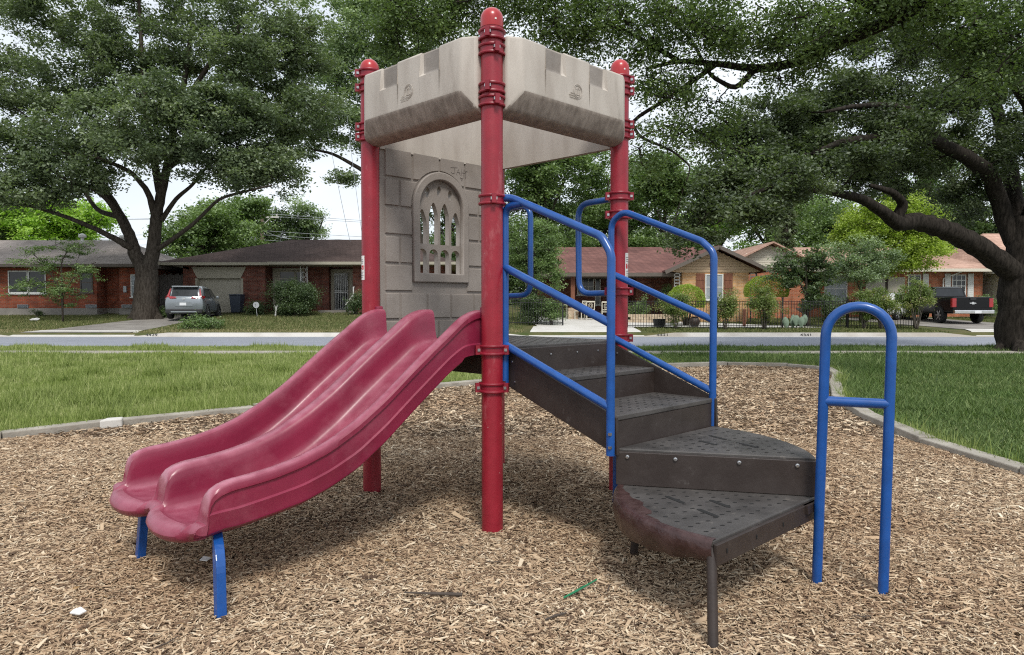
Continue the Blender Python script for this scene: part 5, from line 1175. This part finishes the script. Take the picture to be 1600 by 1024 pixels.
bl = [blob(620, -10, 13.5, 60, 45, 16), blob(700, 20, 13.3, 50, 60, 22), blob(640, 60, 13.6, 40, 40, 9), blob(850, -5, 13.4, 90, 40, 24), blob(860, 50, 13.8, 70, 45, 16), blob(950, 30, 13.2, 70, 45, 22), blob(1060, 10, 13, 80, 40, 22), blob(1040, 90, 13.2, 60, 50, 16), blob(1060, 170, 13.2, 60, 50, 11), blob(1020, 230, 13.2, 45, 40, 6), blob(1160, 40, 12.6, 80, 45, 24), blob(1270, 40, 12, 80, 45, 26), blob(1230, 110, 12.4, 60, 30, 10), blob(1400, 0, 11.6, 90, 45, 26), blob(1520, 30, 11.2, 80, 60, 26), blob(1560, 90, 11, 60, 50, 16), blob(1130, 200, 13, 50, 50, 9), blob(760, -10, 13.3, 60, 50, 14)]
grow('overhanging_tree', 'drooping leafy branches hanging into the top right of the view above the tower', 'tree', bO, limbs, bl, M['leaf_over'], M['bark_dark'], .062, 270, clr=.42, brad=.024, flatc=.8, droop=.35)

# background trees, each with its own trunk
def back_tree(u, v, Y, ru, rv, leafm, label, k=40, ls=.26, per=330, clr=1.2, grp='trees behind the houses', name='shade_tree', base=492, tr=.3):
    bs = PX(u, base, Y); bs[2] = float(tz(bs[0], Y)); c = PX(u, v, Y); s = Y / FPX
    lim = [([bs, (bs + c) / 2 + rng.normal(0, .3, 3) * (1, 1, 0), c], tr, tr * .45)]
    for a in range(5):
        t = a * 1.3 + rng.uniform(0, 1); lim.append(([bs * .35 + c * .65, c * .7 + bs * .3 + np.array([math.cos(t) * ru * s * .3, math.sin(t) * ru * s * .3, .3 * rv * s]), c + np.array([math.cos(t) * ru * s * .6, math.sin(t) * ru * s * .5, rng.uniform(-.1, .5) * rv * s])], tr * .45, .04))
    B_ = []
    for a in range(7):
        t = rng.uniform(0, 2 * np.pi); q = rng.uniform(.2, .62); B_.append((c + np.array([math.cos(t) * q * ru * s, math.sin(t) * q * ru * s, rng.uniform(-.55, .55) * rv * s]), (ru * s * .52, ru * s * .5, rv * s * .45), k // 7 + 1))
    for a in (-.6, 0, .6): B_.append((c + np.array([a * ru * s, -.3 * ru * s, -rng.uniform(.75, 1.15) * rv * s]), (ru * s * .45, ru * s * .4, rv * s * .35), k // 8 + 1))
    return grow(name, label, 'tree', bs, lim, B_, leafm, M['bark'], ls, per, group=grp, clr=clr, brad=.05)
BT = [(20, 340, 58, 90, 45, 'leaf_bright', 'bright green tree behind the roof of the far left house', 44),
      (120, 350, 62, 80, 45, 'leaf_bright', 'bright green tree between the two roof vents of the left house', 40),
      (320, 365, 60, 75, 55, 'leaf_mid', 'full mid green tree behind the carport between the left and middle houses', 60),
      (375, 350, 66, 50, 45, 'leaf_mid', 'rounded mid green tree just left of the utility pole', 36),
      (425, 355, 78, 38, 42, 'leaf_dark', 'dark tree directly behind the utility pole', 26),
      (482, 355, 80, 42, 40, 'leaf_grey', 'loose pale green tree above the brown roof right of the utility pole', 26),
      (700, 330, 70, 100, 110, 'leaf_dark', 'dark tree behind the tower wall panel', 50),
      (850, 290, 60, 80, 110, 'leaf_mid', 'tall dark tree above the porch roof', 70),
      (830, 190, 64, 110, 120, 'leaf_mid', 'tall mid green tree behind the right half of the castle parapet', 70),
      (940, 320, 66, 80, 90, 'leaf_mid', 'leafy tree behind the right red post', 56),
      (1040, 320, 62, 75, 80, 'leaf_mid', 'dark tree above the tan gable', 66),
      (1120, 350, 70, 60, 60, 'leaf_bright', 'light green tree just behind the tan gable peak', 44),
      (990, 330, 74, 100, 70, 'leaf_dark', 'farthest dark tree rising behind the rose roof', 50),
      (1200, 340, 64, 70, 70, 'leaf_mid', 'dark tree behind the ivy covered trunk', 50),
      (1300, 340, 68, 90, 70, 'leaf_mid', 'dark evergreen mass behind the peach roof', 56),
      (1440, 320, 64, 90, 90, 'leaf_mid', 'green tree behind the peach roof left of the big oak trunk', 56),
      (1560, 330, 62, 80, 90, 'leaf_dark', 'dark tree behind the big oak trunk at the right edge', 44),
      (-60, 330, 55, 80, 60, 'leaf_dark', 'dark tree cut off by the left edge', 26),
      (690, 400, 57, 60, 46, 'leaf_mid', 'low tree seen through the arched tower window', 34), (795, 420, 53, 46, 44, 'leaf_dark', 'low dark tree beside the rose roof behind the front post', 28),
      (1265, 345, 78, 80, 60, 'leaf_mid', 'far green tree between the ivy trunk and the lime tree', 40), (1490, 350, 72, 80, 60, 'leaf_bright', 'light green tree above the peach roof behind the low oak limb', 34), (905, 350, 72, 80, 60, 'leaf_mid', 'far tree directly above the rose roof ridge', 36), (560, 360, 90, 0.1, 0.1, 'leaf_mid', 'x', 0)]
BT = BT[:-1]
for u, v, Y, ru, rv, lm, lb, k in BT: back_tree(u, v, Y, ru, rv, M[lm], lb, k)
# nearer garden trees
def small_tree(name, label, u, vbase, Y, limbs, blobs, lm, ls, per, clr, cat='tree', bark='bark', brad=.03, grp=None, flatc=.6, bname='trunk', lname='crown', r0=.1):
    bs = PX(u, vbase, Y); bs[2] = float(tz(bs[0], Y))
    L = [([bs] + [PX(p[0], p[1], p[2] if len(p) > 2 else Y) for p in l], r0 if q == 0 else r0 * .6, .02) for q, l in enumerate(limbs)]
    return grow(name, label, cat, bs, L, blobs, M[lm], M[bark], ls, per, group=grp, clr=clr, brad=brad, flatc=flatc, bname=bname, lname=lname)
small_tree('ornamental_tree', 'small bushy bright tree seen between the tower post and the rose roof', 838, 500, 35, [[(838, 450), (836, 400), (832, 360)], [(836, 430), (860, 390)], [(836, 430), (812, 395)]], [blob(830, 400, 35, 38, 38, 26), blob(855, 425, 35, 28, 26, 14), blob(812, 370, 35, 28, 28, 12), blob(845, 362, 35, 26, 24, 10)], 'leaf_mid', .10, 380, .5)
small_tree('ornamental_tree', 'lime green tree in front of the peach roof', 1388, 495, 40.2, [[(1385, 440), (1385, 380), (1385, 330)], [(1385, 430), (1420, 380)], [(1385, 430), (1350, 370)]], [blob(1375, 350, 40, 48, 36, 30), blob(1428, 385, 40, 40, 42, 30), blob(1335, 365, 40, 30, 34, 18), blob(1395, 322, 40, 42, 20, 18), blob(1435, 345, 40, 36, 26, 16), blob(1395, 400, 40, 40, 34, 20)], 'leaf_lime', .13, 360, .6)
small_tree('ornamental_tree', 'grey green tree in front of the lime green tree', 1345, 500, 37.5, [[(1345, 450), (1348, 400)], [(1345, 450), (1320, 410)], [(1345, 450), (1380, 410)]], [blob(1345, 420, 37.5, 42, 24, 24), blob(1378, 408, 37.5, 24, 26, 12), blob(1322, 402, 37.5, 22, 24, 10), blob(1350, 392, 37.5, 26, 16, 9)], 'leaf_grey', .10, 340, .5)
small_tree('magnolia_tree', 'loose glossy dark tree with open branches beside the lime topiary', 1262, 505, 34.5, [[(1262, 470), (1258, 420), (1268, 395)], [(1262, 465), (1238, 420), (1225, 405)], [(1262, 465), (1290, 425)]], [blob(1232, 415, 34.5, 20, 22, 9), blob(1268, 405, 34.5, 18, 16, 7), blob(1258, 440, 34.5, 34, 26, 18), blob(1290, 425, 34.5, 18, 24, 8), blob(1215, 425, 34.5, 14, 14, 4), blob(1270, 475, 34.5, 28, 16, 9)], 'leaf_dark', .13, 190, .42)
small_tree('dogwood_tree', 'thin multi stemmed tree with tiered pale leaves in front of the far left house', 98, 497, 35.5, [[(97, 450), (95, 410), (110, 385)], [(96, 460), (75, 420), (50, 395)], [(98, 460), (125, 420), (150, 410)], [(97, 440), (65, 440), (30, 450)]], [blob(60, 415, 35.5, 40, 14, 10), blob(110, 420, 35.5, 45, 12, 11), blob(80, 395, 35.5, 45, 12, 9), blob(50, 450, 35.5, 35, 14, 9), blob(105, 448, 35.5, 32, 20, 8), blob(95, 470, 35.5, 22, 16, 5), blob(115, 385, 35.5, 26, 7, 5)], 'leaf_mid', .085, 170, .45, brad=.02, flatc=.3, r0=.05)
# ivy clad trunk
bs = PX(1228, 500, 43); bs[2] = float(tz(bs[0], 43))
grow('ivy_tree', 'tall trunk completely wrapped in dark ivy beside the cream gable', 'tree', bs, [([bs, PX(1227, 430, 43), PX(1229, 340, 43), PX(1232, 250, 43)], .3, .2)], [(PX(1228, v_, 43), (.42, .42, .8), 14) for v_ in range(260, 460, 24)] + [blob(1225, 250, 43, 60, 40, 20)], M['leaf_oak2'], M['bark'], .12, 300, clr=.28, brad=.02)
# topiaries
for u, v, Y, ru, rv, lb, vb in ((1072, 463, 34.5, 30, 19, 'clipped lime green dome topiary in front of the shuttered window', 505), (1198, 447, 36, 34, 17, 'clipped lime green dome topiary under the cream gable', 500)):
    bs = PX(u, vb, Y); bs[2] = float(tz(bs[0], Y)); c = PX(u, v + 8, Y); s = Y / FPX
    th = thing('topiary', tuple(bs), lb, 'topiary'); d = rng.normal(0, 1, (16000, 3)); d /= np.linalg.norm(d, axis=1)[:, None]; d[:, 2] = np.where(d[:, 2] < -.35, -.35, d[:, 2])
    o = MB(); bump_ = 1 + .04 * np.sin(d[:, :1] * 9) * np.cos(d[:, 1:2] * 8); leaves(o, c + d * rng.uniform(.90, 1.0, (16000, 1)) * np.array([ru * s, ru * s, (rv + 8) * s]) * bump_ - bs, .055, np.clip(.45 + .3 * d[:, 2] * 0 + rng.normal(0, .2, 16000), 0, 1)); o.build('foliage', M['leaf_lime'], th, fix=False)
    o = MB()
    for a in range(4): o.tube([np.array([.08 * math.cos(a * 1.6), .08 * math.sin(a * 1.6), 0]), np.array([.3 * math.cos(a * 1.6), .3 * math.sin(a * 1.6), 0]) + (c - bs) * .9], [.06, .04], 6)
    o.build('trunk', M['bark'], th, smooth=True)
# shrubs
def shrub(label, u, vb, vt, Y, ru, lm='leaf_shrub', k=26, ls=.07, per=260, clr=.30, name='shrub', cat='shrub', grp=None, low=.25):
    bs = PX(u, vb, Y); bs[2] = float(tz(bs[0], Y)); s = Y / FPX; top = PX(u, vt, Y); H_ = top[2] - bs[2]; lim = []
    for a in range(6):
        t = a * 1.05 + .3; lim.append(([bs + np.array([.04 * math.cos(t), .04 * math.sin(t), 0]), bs + np.array([.25 * ru * s * math.cos(t), .25 * ru * s * math.sin(t), H_ * .4]), bs + np.array([.6 * ru * s * math.cos(t), .6 * ru * s * math.sin(t), H_ * .8])], .03, .01))
    B_ = [(bs + np.array([0, 0, H_ * (low + .22)]), (ru * s * .7, ru * s * .7, H_ * .22), k // 3), (bs + np.array([0, 0, H_ * .62]), (ru * s * .9, ru * s * .8, H_ * .22), k // 2), (bs + np.array([0, 0, H_ * .8]), (ru * s * .6, ru * s * .6, H_ * .17), k // 4)]
    return grow(name, label, cat, bs, lim, B_, M[lm], M['bark2'], ls, per, group=grp, clr=clr, brad=.015, bname='stems', lname='foliage', flatc=.9)
gs = 'shrubs along the iron fence'
shrub('shrub in front of the gate between the black planter and the pot', 1056, 512, 455, 32.6, 24, k=24, grp=gs)
shrub('narrow shrub below the shuttered window', 1133, 516, 458, 32.2, 20, k=24, grp=gs)
shrub('upright shrub beneath the lime topiary by the cream gable', 1194, 516, 450, 32.2, 24, k=28, grp=gs)
shrub('shrub seen through the blue arched rail', 1350, 514, 452, 32.6, 22, k=24, grp=gs)
shrub('shrub behind the right leg of the blue arched rail', 1376, 514, 446, 32.4, 26, k=28, grp=gs)
shrub('fullest shrub with reddish tips just left of the black truck', 1432, 510, 437, 32.2, 31, k=40, grp=gs)
shrub('broad dark weeping bush in front of the middle house window', 462, 497, 442, 39.8, 44, 'leaf_dark', 60, .09, 330, .42, low=.05)
shrub('low dark bush beside the white yard sign', 402, 496, 478, 40.3, 24, 'leaf_dark', 16, .09, 200, .35, low=.05)
shrub('small dark bush by the porch rail of the middle house', 556, 493, 462, 40.5, 16, 'leaf_dark', 14, .09, 240, .35, low=.1)
shrub('tiny round bush at the foundation of the left house', 58, 497, 484, 39, 8, 'leaf_dark', 6, .06, 160, .18, low=.1)
shrub('weedy green clump at the edge of the driveway in front of the silver car', 318, 519, 500, 32.2, 36, 'leaf_mid', 34, .08, 170, .28, name='weed_clump', cat='weeds', low=.0)
shrub('rounded hedge inside the fence left of the open driveway', 862, 510, 470, 34.4, 16, 'leaf_mid', 20, .07, 260, .3, name='hedge', cat='hedge', low=.1)
shrub('flowering bush with pale pink blooms behind the iron fence', 828, 512, 462, 34.8, 26, 'leaf_dark', 30, .08, 260, .36, name='flowering_bush', cat='shrub', low=.05)
shrub('dark bush under the magnolia beside the white window', 1300, 500, 468, 37, 22, 'leaf_dark', 18, .09, 220, .35, low=.05)
shrub('neat hedge along the wall right of the black truck', 1532, 496, 463, 41.5, 26, 'leaf_mid', 22, .09, 240, .35, name='hedge', cat='hedge', low=.1)
shrub('leafy plant at the raised stone bed', 1000, 492, 470, 37.2, 22, 'leaf_mid', 16, .08, 160, .28, low=.2)
shrub('hanging fern in the porch shadow', 1040, 470, 438, 39.2, 16, 'leaf_mid', 12, .08, 160, .25, name='fern', cat='plant', low=.2)
shrub('weedy growth between the big left trunk and the silver car', 254, 500, 484, 38.2, 10, 'leaf_mid', 8, .08, 180, .25, name='weed_clump', cat='weeds', low=.1)

# ------------------------------------------------------------ iron fence, gate, garden things
def iron_fence(nm, label, x0, x1, Y, z0, h, posts, cat='fence', grp=None):
    th = thing(nm, (x0, Y, z0), label, cat, grp); o = MB()
    for z in (.12, h - .18, h - .05): o.box(0, x1 - x0, -.012, .012, z, z + .03)
    part(o, 'rail', M['black'], th, sub=True)
    n = int((x1 - x0) / .125); o = MB()
    for k in range(1, n): x = k * (x1 - x0) / n; o.box(x - .009, x + .009, -.009, .009, .03, h)
    part(o, 'pickets', M['black'], th, sub=True)
    for x in posts:
        o = MB(); o.box(x - x0 - .035, x - x0 + .035, -.035, .035, -.1, h + .12); o.box(x - x0 - .045, x - x0 + .045, -.045, .045, h + .12, h + .15); part(o, 'post', M['black'], th, sub=True)
    return th
iron_fence('iron_fence', 'black iron fence in front of the flowering bushes left of the open driveway', -.6, 2.4, 34, float(tz(0, 34)), 1.25, (-.6, 2.4))
gt = iron_fence('iron_gate', 'black sliding iron gate with wheels between the driveway and the first shrub', 5.3, 9.3, 33.0, float(tz(7, 33)), 1.28, (5.3, 9.3), 'gate')
for x in (.7, 3.4):
    o = MB(); o.box(x - .12, x + .12, -.05, .05, -.08, .06); part(o, 'gate_wheel', M['blackplastic'], gt, sub=True)
iron_fence('iron_fence', 'long black iron fence behind the row of shrubs right of the gate', 9.5, 18.6, 33.2, float(tz(12, 33.2)), 1.28, (9.5, 12.5, 15.5, 18.6))
o = MB(); o.box(-.06, .06, -.06, .06, 0, .85); p_ = o.build('wooden_post', M['wood_red'], None, bevel=.01); p_.location = (11.0, 34, float(tz(11, 34))); tag(p_, 'short red brown wooden post behind the iron fence', 'post')
def pot(nm, label, u, Y, prof, m, cat='planter'):
    c = PX(u, 510, Y); o = MB(); o.lathe(prof, (0, 0, 0), 16); p = o.build(nm, m, None, smooth=40); p.location = (c[0], Y, float(tz(c[0], Y)) + .02); return tag(p, label, cat)
pot('planter', 'black square shouldered planter behind the gate', 1030, 33.6, [(.25, 0), (.30, .35), (.31, .38), (.27, .38), (.2, .34)], M['blackplastic'])
pot('clay_pot', 'dark round clay pot behind the gate beside the shrub', 1085, 33.6, [(.12, 0), (.24, .15), (.27, .28), (.20, .42), (.15, .45), (.19, .5), (.15, .5)], M['terra'], 'pot')
pot('bird_bath', 'grey stone planter bowl with pale plants behind the fence', 1257, 35.0, [(.2, 0), (.12, .08), (.1, .55), (.15, .62), (.4, .78), (.42, .85), (.35, .85)], M['conc_d'], 'planter')
o = MB()
for k in range(10): o.lathe([(.02, 0), (.09, .12), (.12, .25), (.06, .38), (.01, .42)], (rng.uniform(-.5, .5), rng.uniform(-.25, .25), rng.uniform(-.02, .25)), 8, sx=.9, sy=.35)
c_ = o.build('cactus_clump', M['cactus'], None, smooth=50); c_.location = (12.9, 33.0, float(tz(12.9, 33))); tag(c_, 'pale blue green cactus clump in front of the iron fence below the grey stone planter', 'cactus'); c_.scale = (1.3, 1.0, 1.15)
o = MB()
for k in range(3):
    for q in range(8): o.box(6.0 + q * .32 + .16 * (k % 2) - .155, 6.0 + q * .32 + .16 * (k % 2) + .155, 36.3, 36.6, .26 + k * .14, .395 + k * .14)
s_ = o.build('raised_bed', M['stone'], None, bevel=.015); s_.location = (0, 0, float(tz(7, 36.5)) - .2); tag(s_, 'low stacked stone edging of the flower bed behind the gate', 'garden bed')
# white dining chairs on the patio
def chair():
    th = thing('patio_chair', (0, 0, 0), '', 'chair', 'cream chairs on the patio'); m = M['siding_w']
    o = MB(); o.box(-.22, .22, -.22, .22, .43, .47); o.build('seat', m, th, bevel=.01)
    o = MB()
    for x in (-.2, .2): o.bar((x, .2, .45), (x * 1.05, .27, .98), .022, .02)
    o.bar((-.21, .27, .97), (.21, .27, .97), .03, .035); o.bar((-.2, .21, .56), (.2, .21, .56), .02, .02)
    for s in (-1, 1): o.tube([(0, .22, .57), (s * .09, .235, .68), (s * .10, .25, .82), (0, .265, .95)], .014, 5)
    o.tube([(.05 * math.cos(t), .245, .76 + .09 * math.sin(t)) for t in np.linspace(0, 2 * np.pi, 11)], .012, 4)
    o.build('backrest', m, th)
    for x in (-.19, .19):
        for y in (-.19, .19):
            o = MB(); o.bar((x, y, 0), (x, y, .44), .02, .02); o.build('leg', m, th)
    return th
ch0 = chair()
def copy_tree(o, par=None):
    c = o.copy(); COL.objects.link(c); c.parent = par
    for k in list(o.children): copy_tree(k, c)
    return c
for q, (x, y, rz, lb) in enumerate(((4.15, 38.2, 0, 'cream lattice backed chair in the middle of the three patio chairs'), (4.95, 38.1, 0, 'cream lattice backed chair nearest the red post'), (3.62, 38.4, R(60), 'cream patio chair turned sideways beside the stone pier'))):
    t = ch0 if q == 0 else copy_tree(ch0); t.location = (x, y, float(tz(x, y)) + .03); t.rotation_euler = (0, 0, rz + math.pi); t['label'] = lb
o = MB(); o.lathe([(.45, .70), (.46, .74), (.0, .75)], (0, 0, 0), 20); o.tube([(0, 0, 0), (0, 0, .7)], .05, 8); t_ = o.build('patio_table', M['siding_w'], None, smooth=30); t_.location = (3.0, 39.3, float(tz(3, 39.3)) + .03); tag(t_, 'round pale patio table behind the stone pier', 'table')
# wheelie bin, yard sign, litter
B1 = thing('waste_bin', (-15.75, 41.2, float(tz(-15.7, 41)) + .01), 'dark blue grey waste bin in front of the cream garage door', 'bin')
M['bin'] = mat('dark_blue_plastic', (.03, .04, .06), .5)
o = MB(); V = [(-.25, -.3, .08), (.25, -.3, .08), (.25, .25, .08), (-.25, .25, .08), (-.32, -.38, 1.05), (.32, -.38, 1.05), (.32, .35, 1.05), (-.32, .35, 1.05)]; o.add(V, [(0, 3, 2, 1), (4, 5, 6, 7), (0, 1, 5, 4), (1, 2, 6, 5), (2, 3, 7, 6), (3, 0, 4, 7)]); o.build('body', M['bin'], B1, bevel=.02)
o = MB(); o.box(-.34, .34, -.42, .37, 1.05, 1.12); o.build('lid', M['bin'], B1, bevel=.02)
for s in (-1, 1):
    o = MB(); o.tube([(s * .27, .25, .12), (s * .33, .25, .12)], .12, 14); o.build('wheel', M['tyre'], B1)
SG = thing('yard_sign', (-14.0, 39.3, float(tz(-14, 39.3))), 'round white yard sign on a thin stake beside the low dark bush', 'sign')
o = MB(); o.tube([(0, 0, .62), (0, .02, .62)], .17, 20); o.build('disc', M['plate'], SG)
o = MB(); o.tube([(.05, .02, 0), (0, .02, .5)], .012, 6); o.build('stake', M['plate'], SG)
o = MB(); o.tube([(0, 0, 0), (.05, 0, .4), (.12, .0, .62)], [.05, .04, .02], 8); o.tube([(.05, 0, .35), (-.03, 0, .6)], .02, 6)
d_ = o.build('garden_ornament', M['wframe'], None); d_.location = (-12.95, 39.3, float(tz(-13, 39.3))); tag(d_, 'small white forked garden ornament right of the round yard sign', 'ornament')
o = MB(); o.prism([(-.2, 0, 0), (.2, .03, 0), (.25, .1, .06), (.1, .12, .09), (-.15, .1, .05)], (0, .02, .04)); d_ = o.build('paper_litter', M['litter'], None); d_.location = (-24.2, 36.3, float(tz(-24, 36.3)) + .03); tag(d_, 'white scrap of litter on the lawn below the multi stemmed tree', 'litter')
# utility pole with crossarm, transformer and wires
UP = thing('utility_pole', (-24.6, 71, float(tz(-24.6, 71))), 'wooden utility pole with crossarm, transformer can and wires above the brown roof', 'utility pole')
Zp = 10.0
o = MB(); o.tube([(0, 0, 0), (0, 0, Zp - 2.1)], [.22, .15], 10); o.build('pole', M['pole'], UP, smooth=True)
o = MB(); o.box(-1.7, 1.7, -.2, -.08, Zp - 2.75, Zp - 2.6); o.bar((-.9, -.12, Zp - 2.7), (0, -.12, Zp - 3.6), .03, .03); o.bar((.9, -.12, Zp - 2.7), (0, -.12, Zp - 3.6), .03, .03); o.build('crossarm', M['conc_l'], UP)
for x in (-1.5, -.7, .7, 1.5):
    o = MB(); o.lathe([(.05, 0), (.09, .05), (.05, .1), (.09, .15), (.04, .22)], (x, -.14, Zp - 2.6), 8); o.build('insulator', M['conc_l'], UP)
o = MB(); o.lathe([(.25, 0), (.28, .05), (.28, .95), (.2, 1.02), (.03, 1.05)], (-.75, -.1, Zp - 5.3), 14); o.build('transformer', M['galv'], UP, smooth=40)
def wire(a, b, sag, r=.018):
    t = np.linspace(0, 1, 17)[:, None]; P = np.array(a) * (1 - t) + np.array(b) * t; P[:, 2] -= (4 * sag * t * (1 - t))[:, 0]; o = MB(); o.tube(P, r, 4, caps=False); return o
for x, z, sg in ((-1.5, 7.6, .6), (1.5, 7.6, .6), (0, 6.0, .5), (0, 5.6, .5), (0, 5.1, .6)): 
    wire((x, -.1, z), (x + 46, 6, z - .7), sg).build('wire', M['galv'], UP)
    wire((x, -.1, z), (x - 40, -3, z - .3), sg).build('wire', M['galv'], UP)
wire((0, -.1, 6.2), (9, -20, 3.4), .2, .03).build('wire', M['galv'], UP)
for (u0, v0, u1, v1, Y0, Y1, lb) in ((512, 270, 548, 382, 30, 46.5, 'left of the two thin service wires slanting down to the brown roof'), (552, 300, 572, 410, 30, 41, 'right of the two thin service wires slanting down beside the left red post')):
    a, b = PX(u0 - 10, v0 - 120, 44), PX(u1, v1, Y1); o = wire(a, b, .3, .012); ww = o.build('service_wire', M['galv'], None); tag(ww, lb, 'wire')
# loose things on the wood chips
g0 = lambda u, v: (lambda d: np.array([0, 0, CAMH]) + d * (.045 - CAMH) / d[2])(PX(u, v, 1) - np.array([0, 0, CAMH]))
def stickobj(nm, pts, r, m, label, cat):
    P = [g0(u, v) for u, v in pts]; o = MB(); o.tube(P, r, 7); return tag(o.build(nm, m, None, smooth=True), label, cat)
stickobj('twig', [(632, 926), (660, 927), (690, 928), (722, 929)], [.004, .005, .007, .008], M['stick'], 'grey brown twig lying on the wood chips in front of the centre post', 'twig')
stickobj('twig', [(853, 968), (868, 962), (885, 958)], [.004, .006, .003], M['stick'], 'short dark curved twig below the green plastic strip', 'twig')
stickobj('plastic_strip', [(881, 934), (900, 924), (932, 906)], [.004, .006, .004], M['greenplastic'], 'thin green plastic strip on the wood chips', 'litter')
c = g0(120, 959); o = MB(); o.prism([(-.03, 0, 0), (.02, -.015, 0), (.035, .01, .004), (.0, .03, .012), (-.025, .02, .006)], (0, 0, .005)); d_ = o.build('paper_litter', M['litter'], None); d_.location = tuple(c); tag(d_, 'crumpled white scrap on the wood chips at the lower left', 'litter')
c = g0(318, 876); o = MB(); o.prism([(-.02, 0, 0), (.02, -.01, 0), (.03, .02, .004), (-.01, .03, .01)], (0, 0, .004)); d_ = o.build('paper_litter', M['litter'], None); d_.location = tuple(c); tag(d_, 'tiny white scrap on the shaded chips beside the near blue slide leg', 'litter')
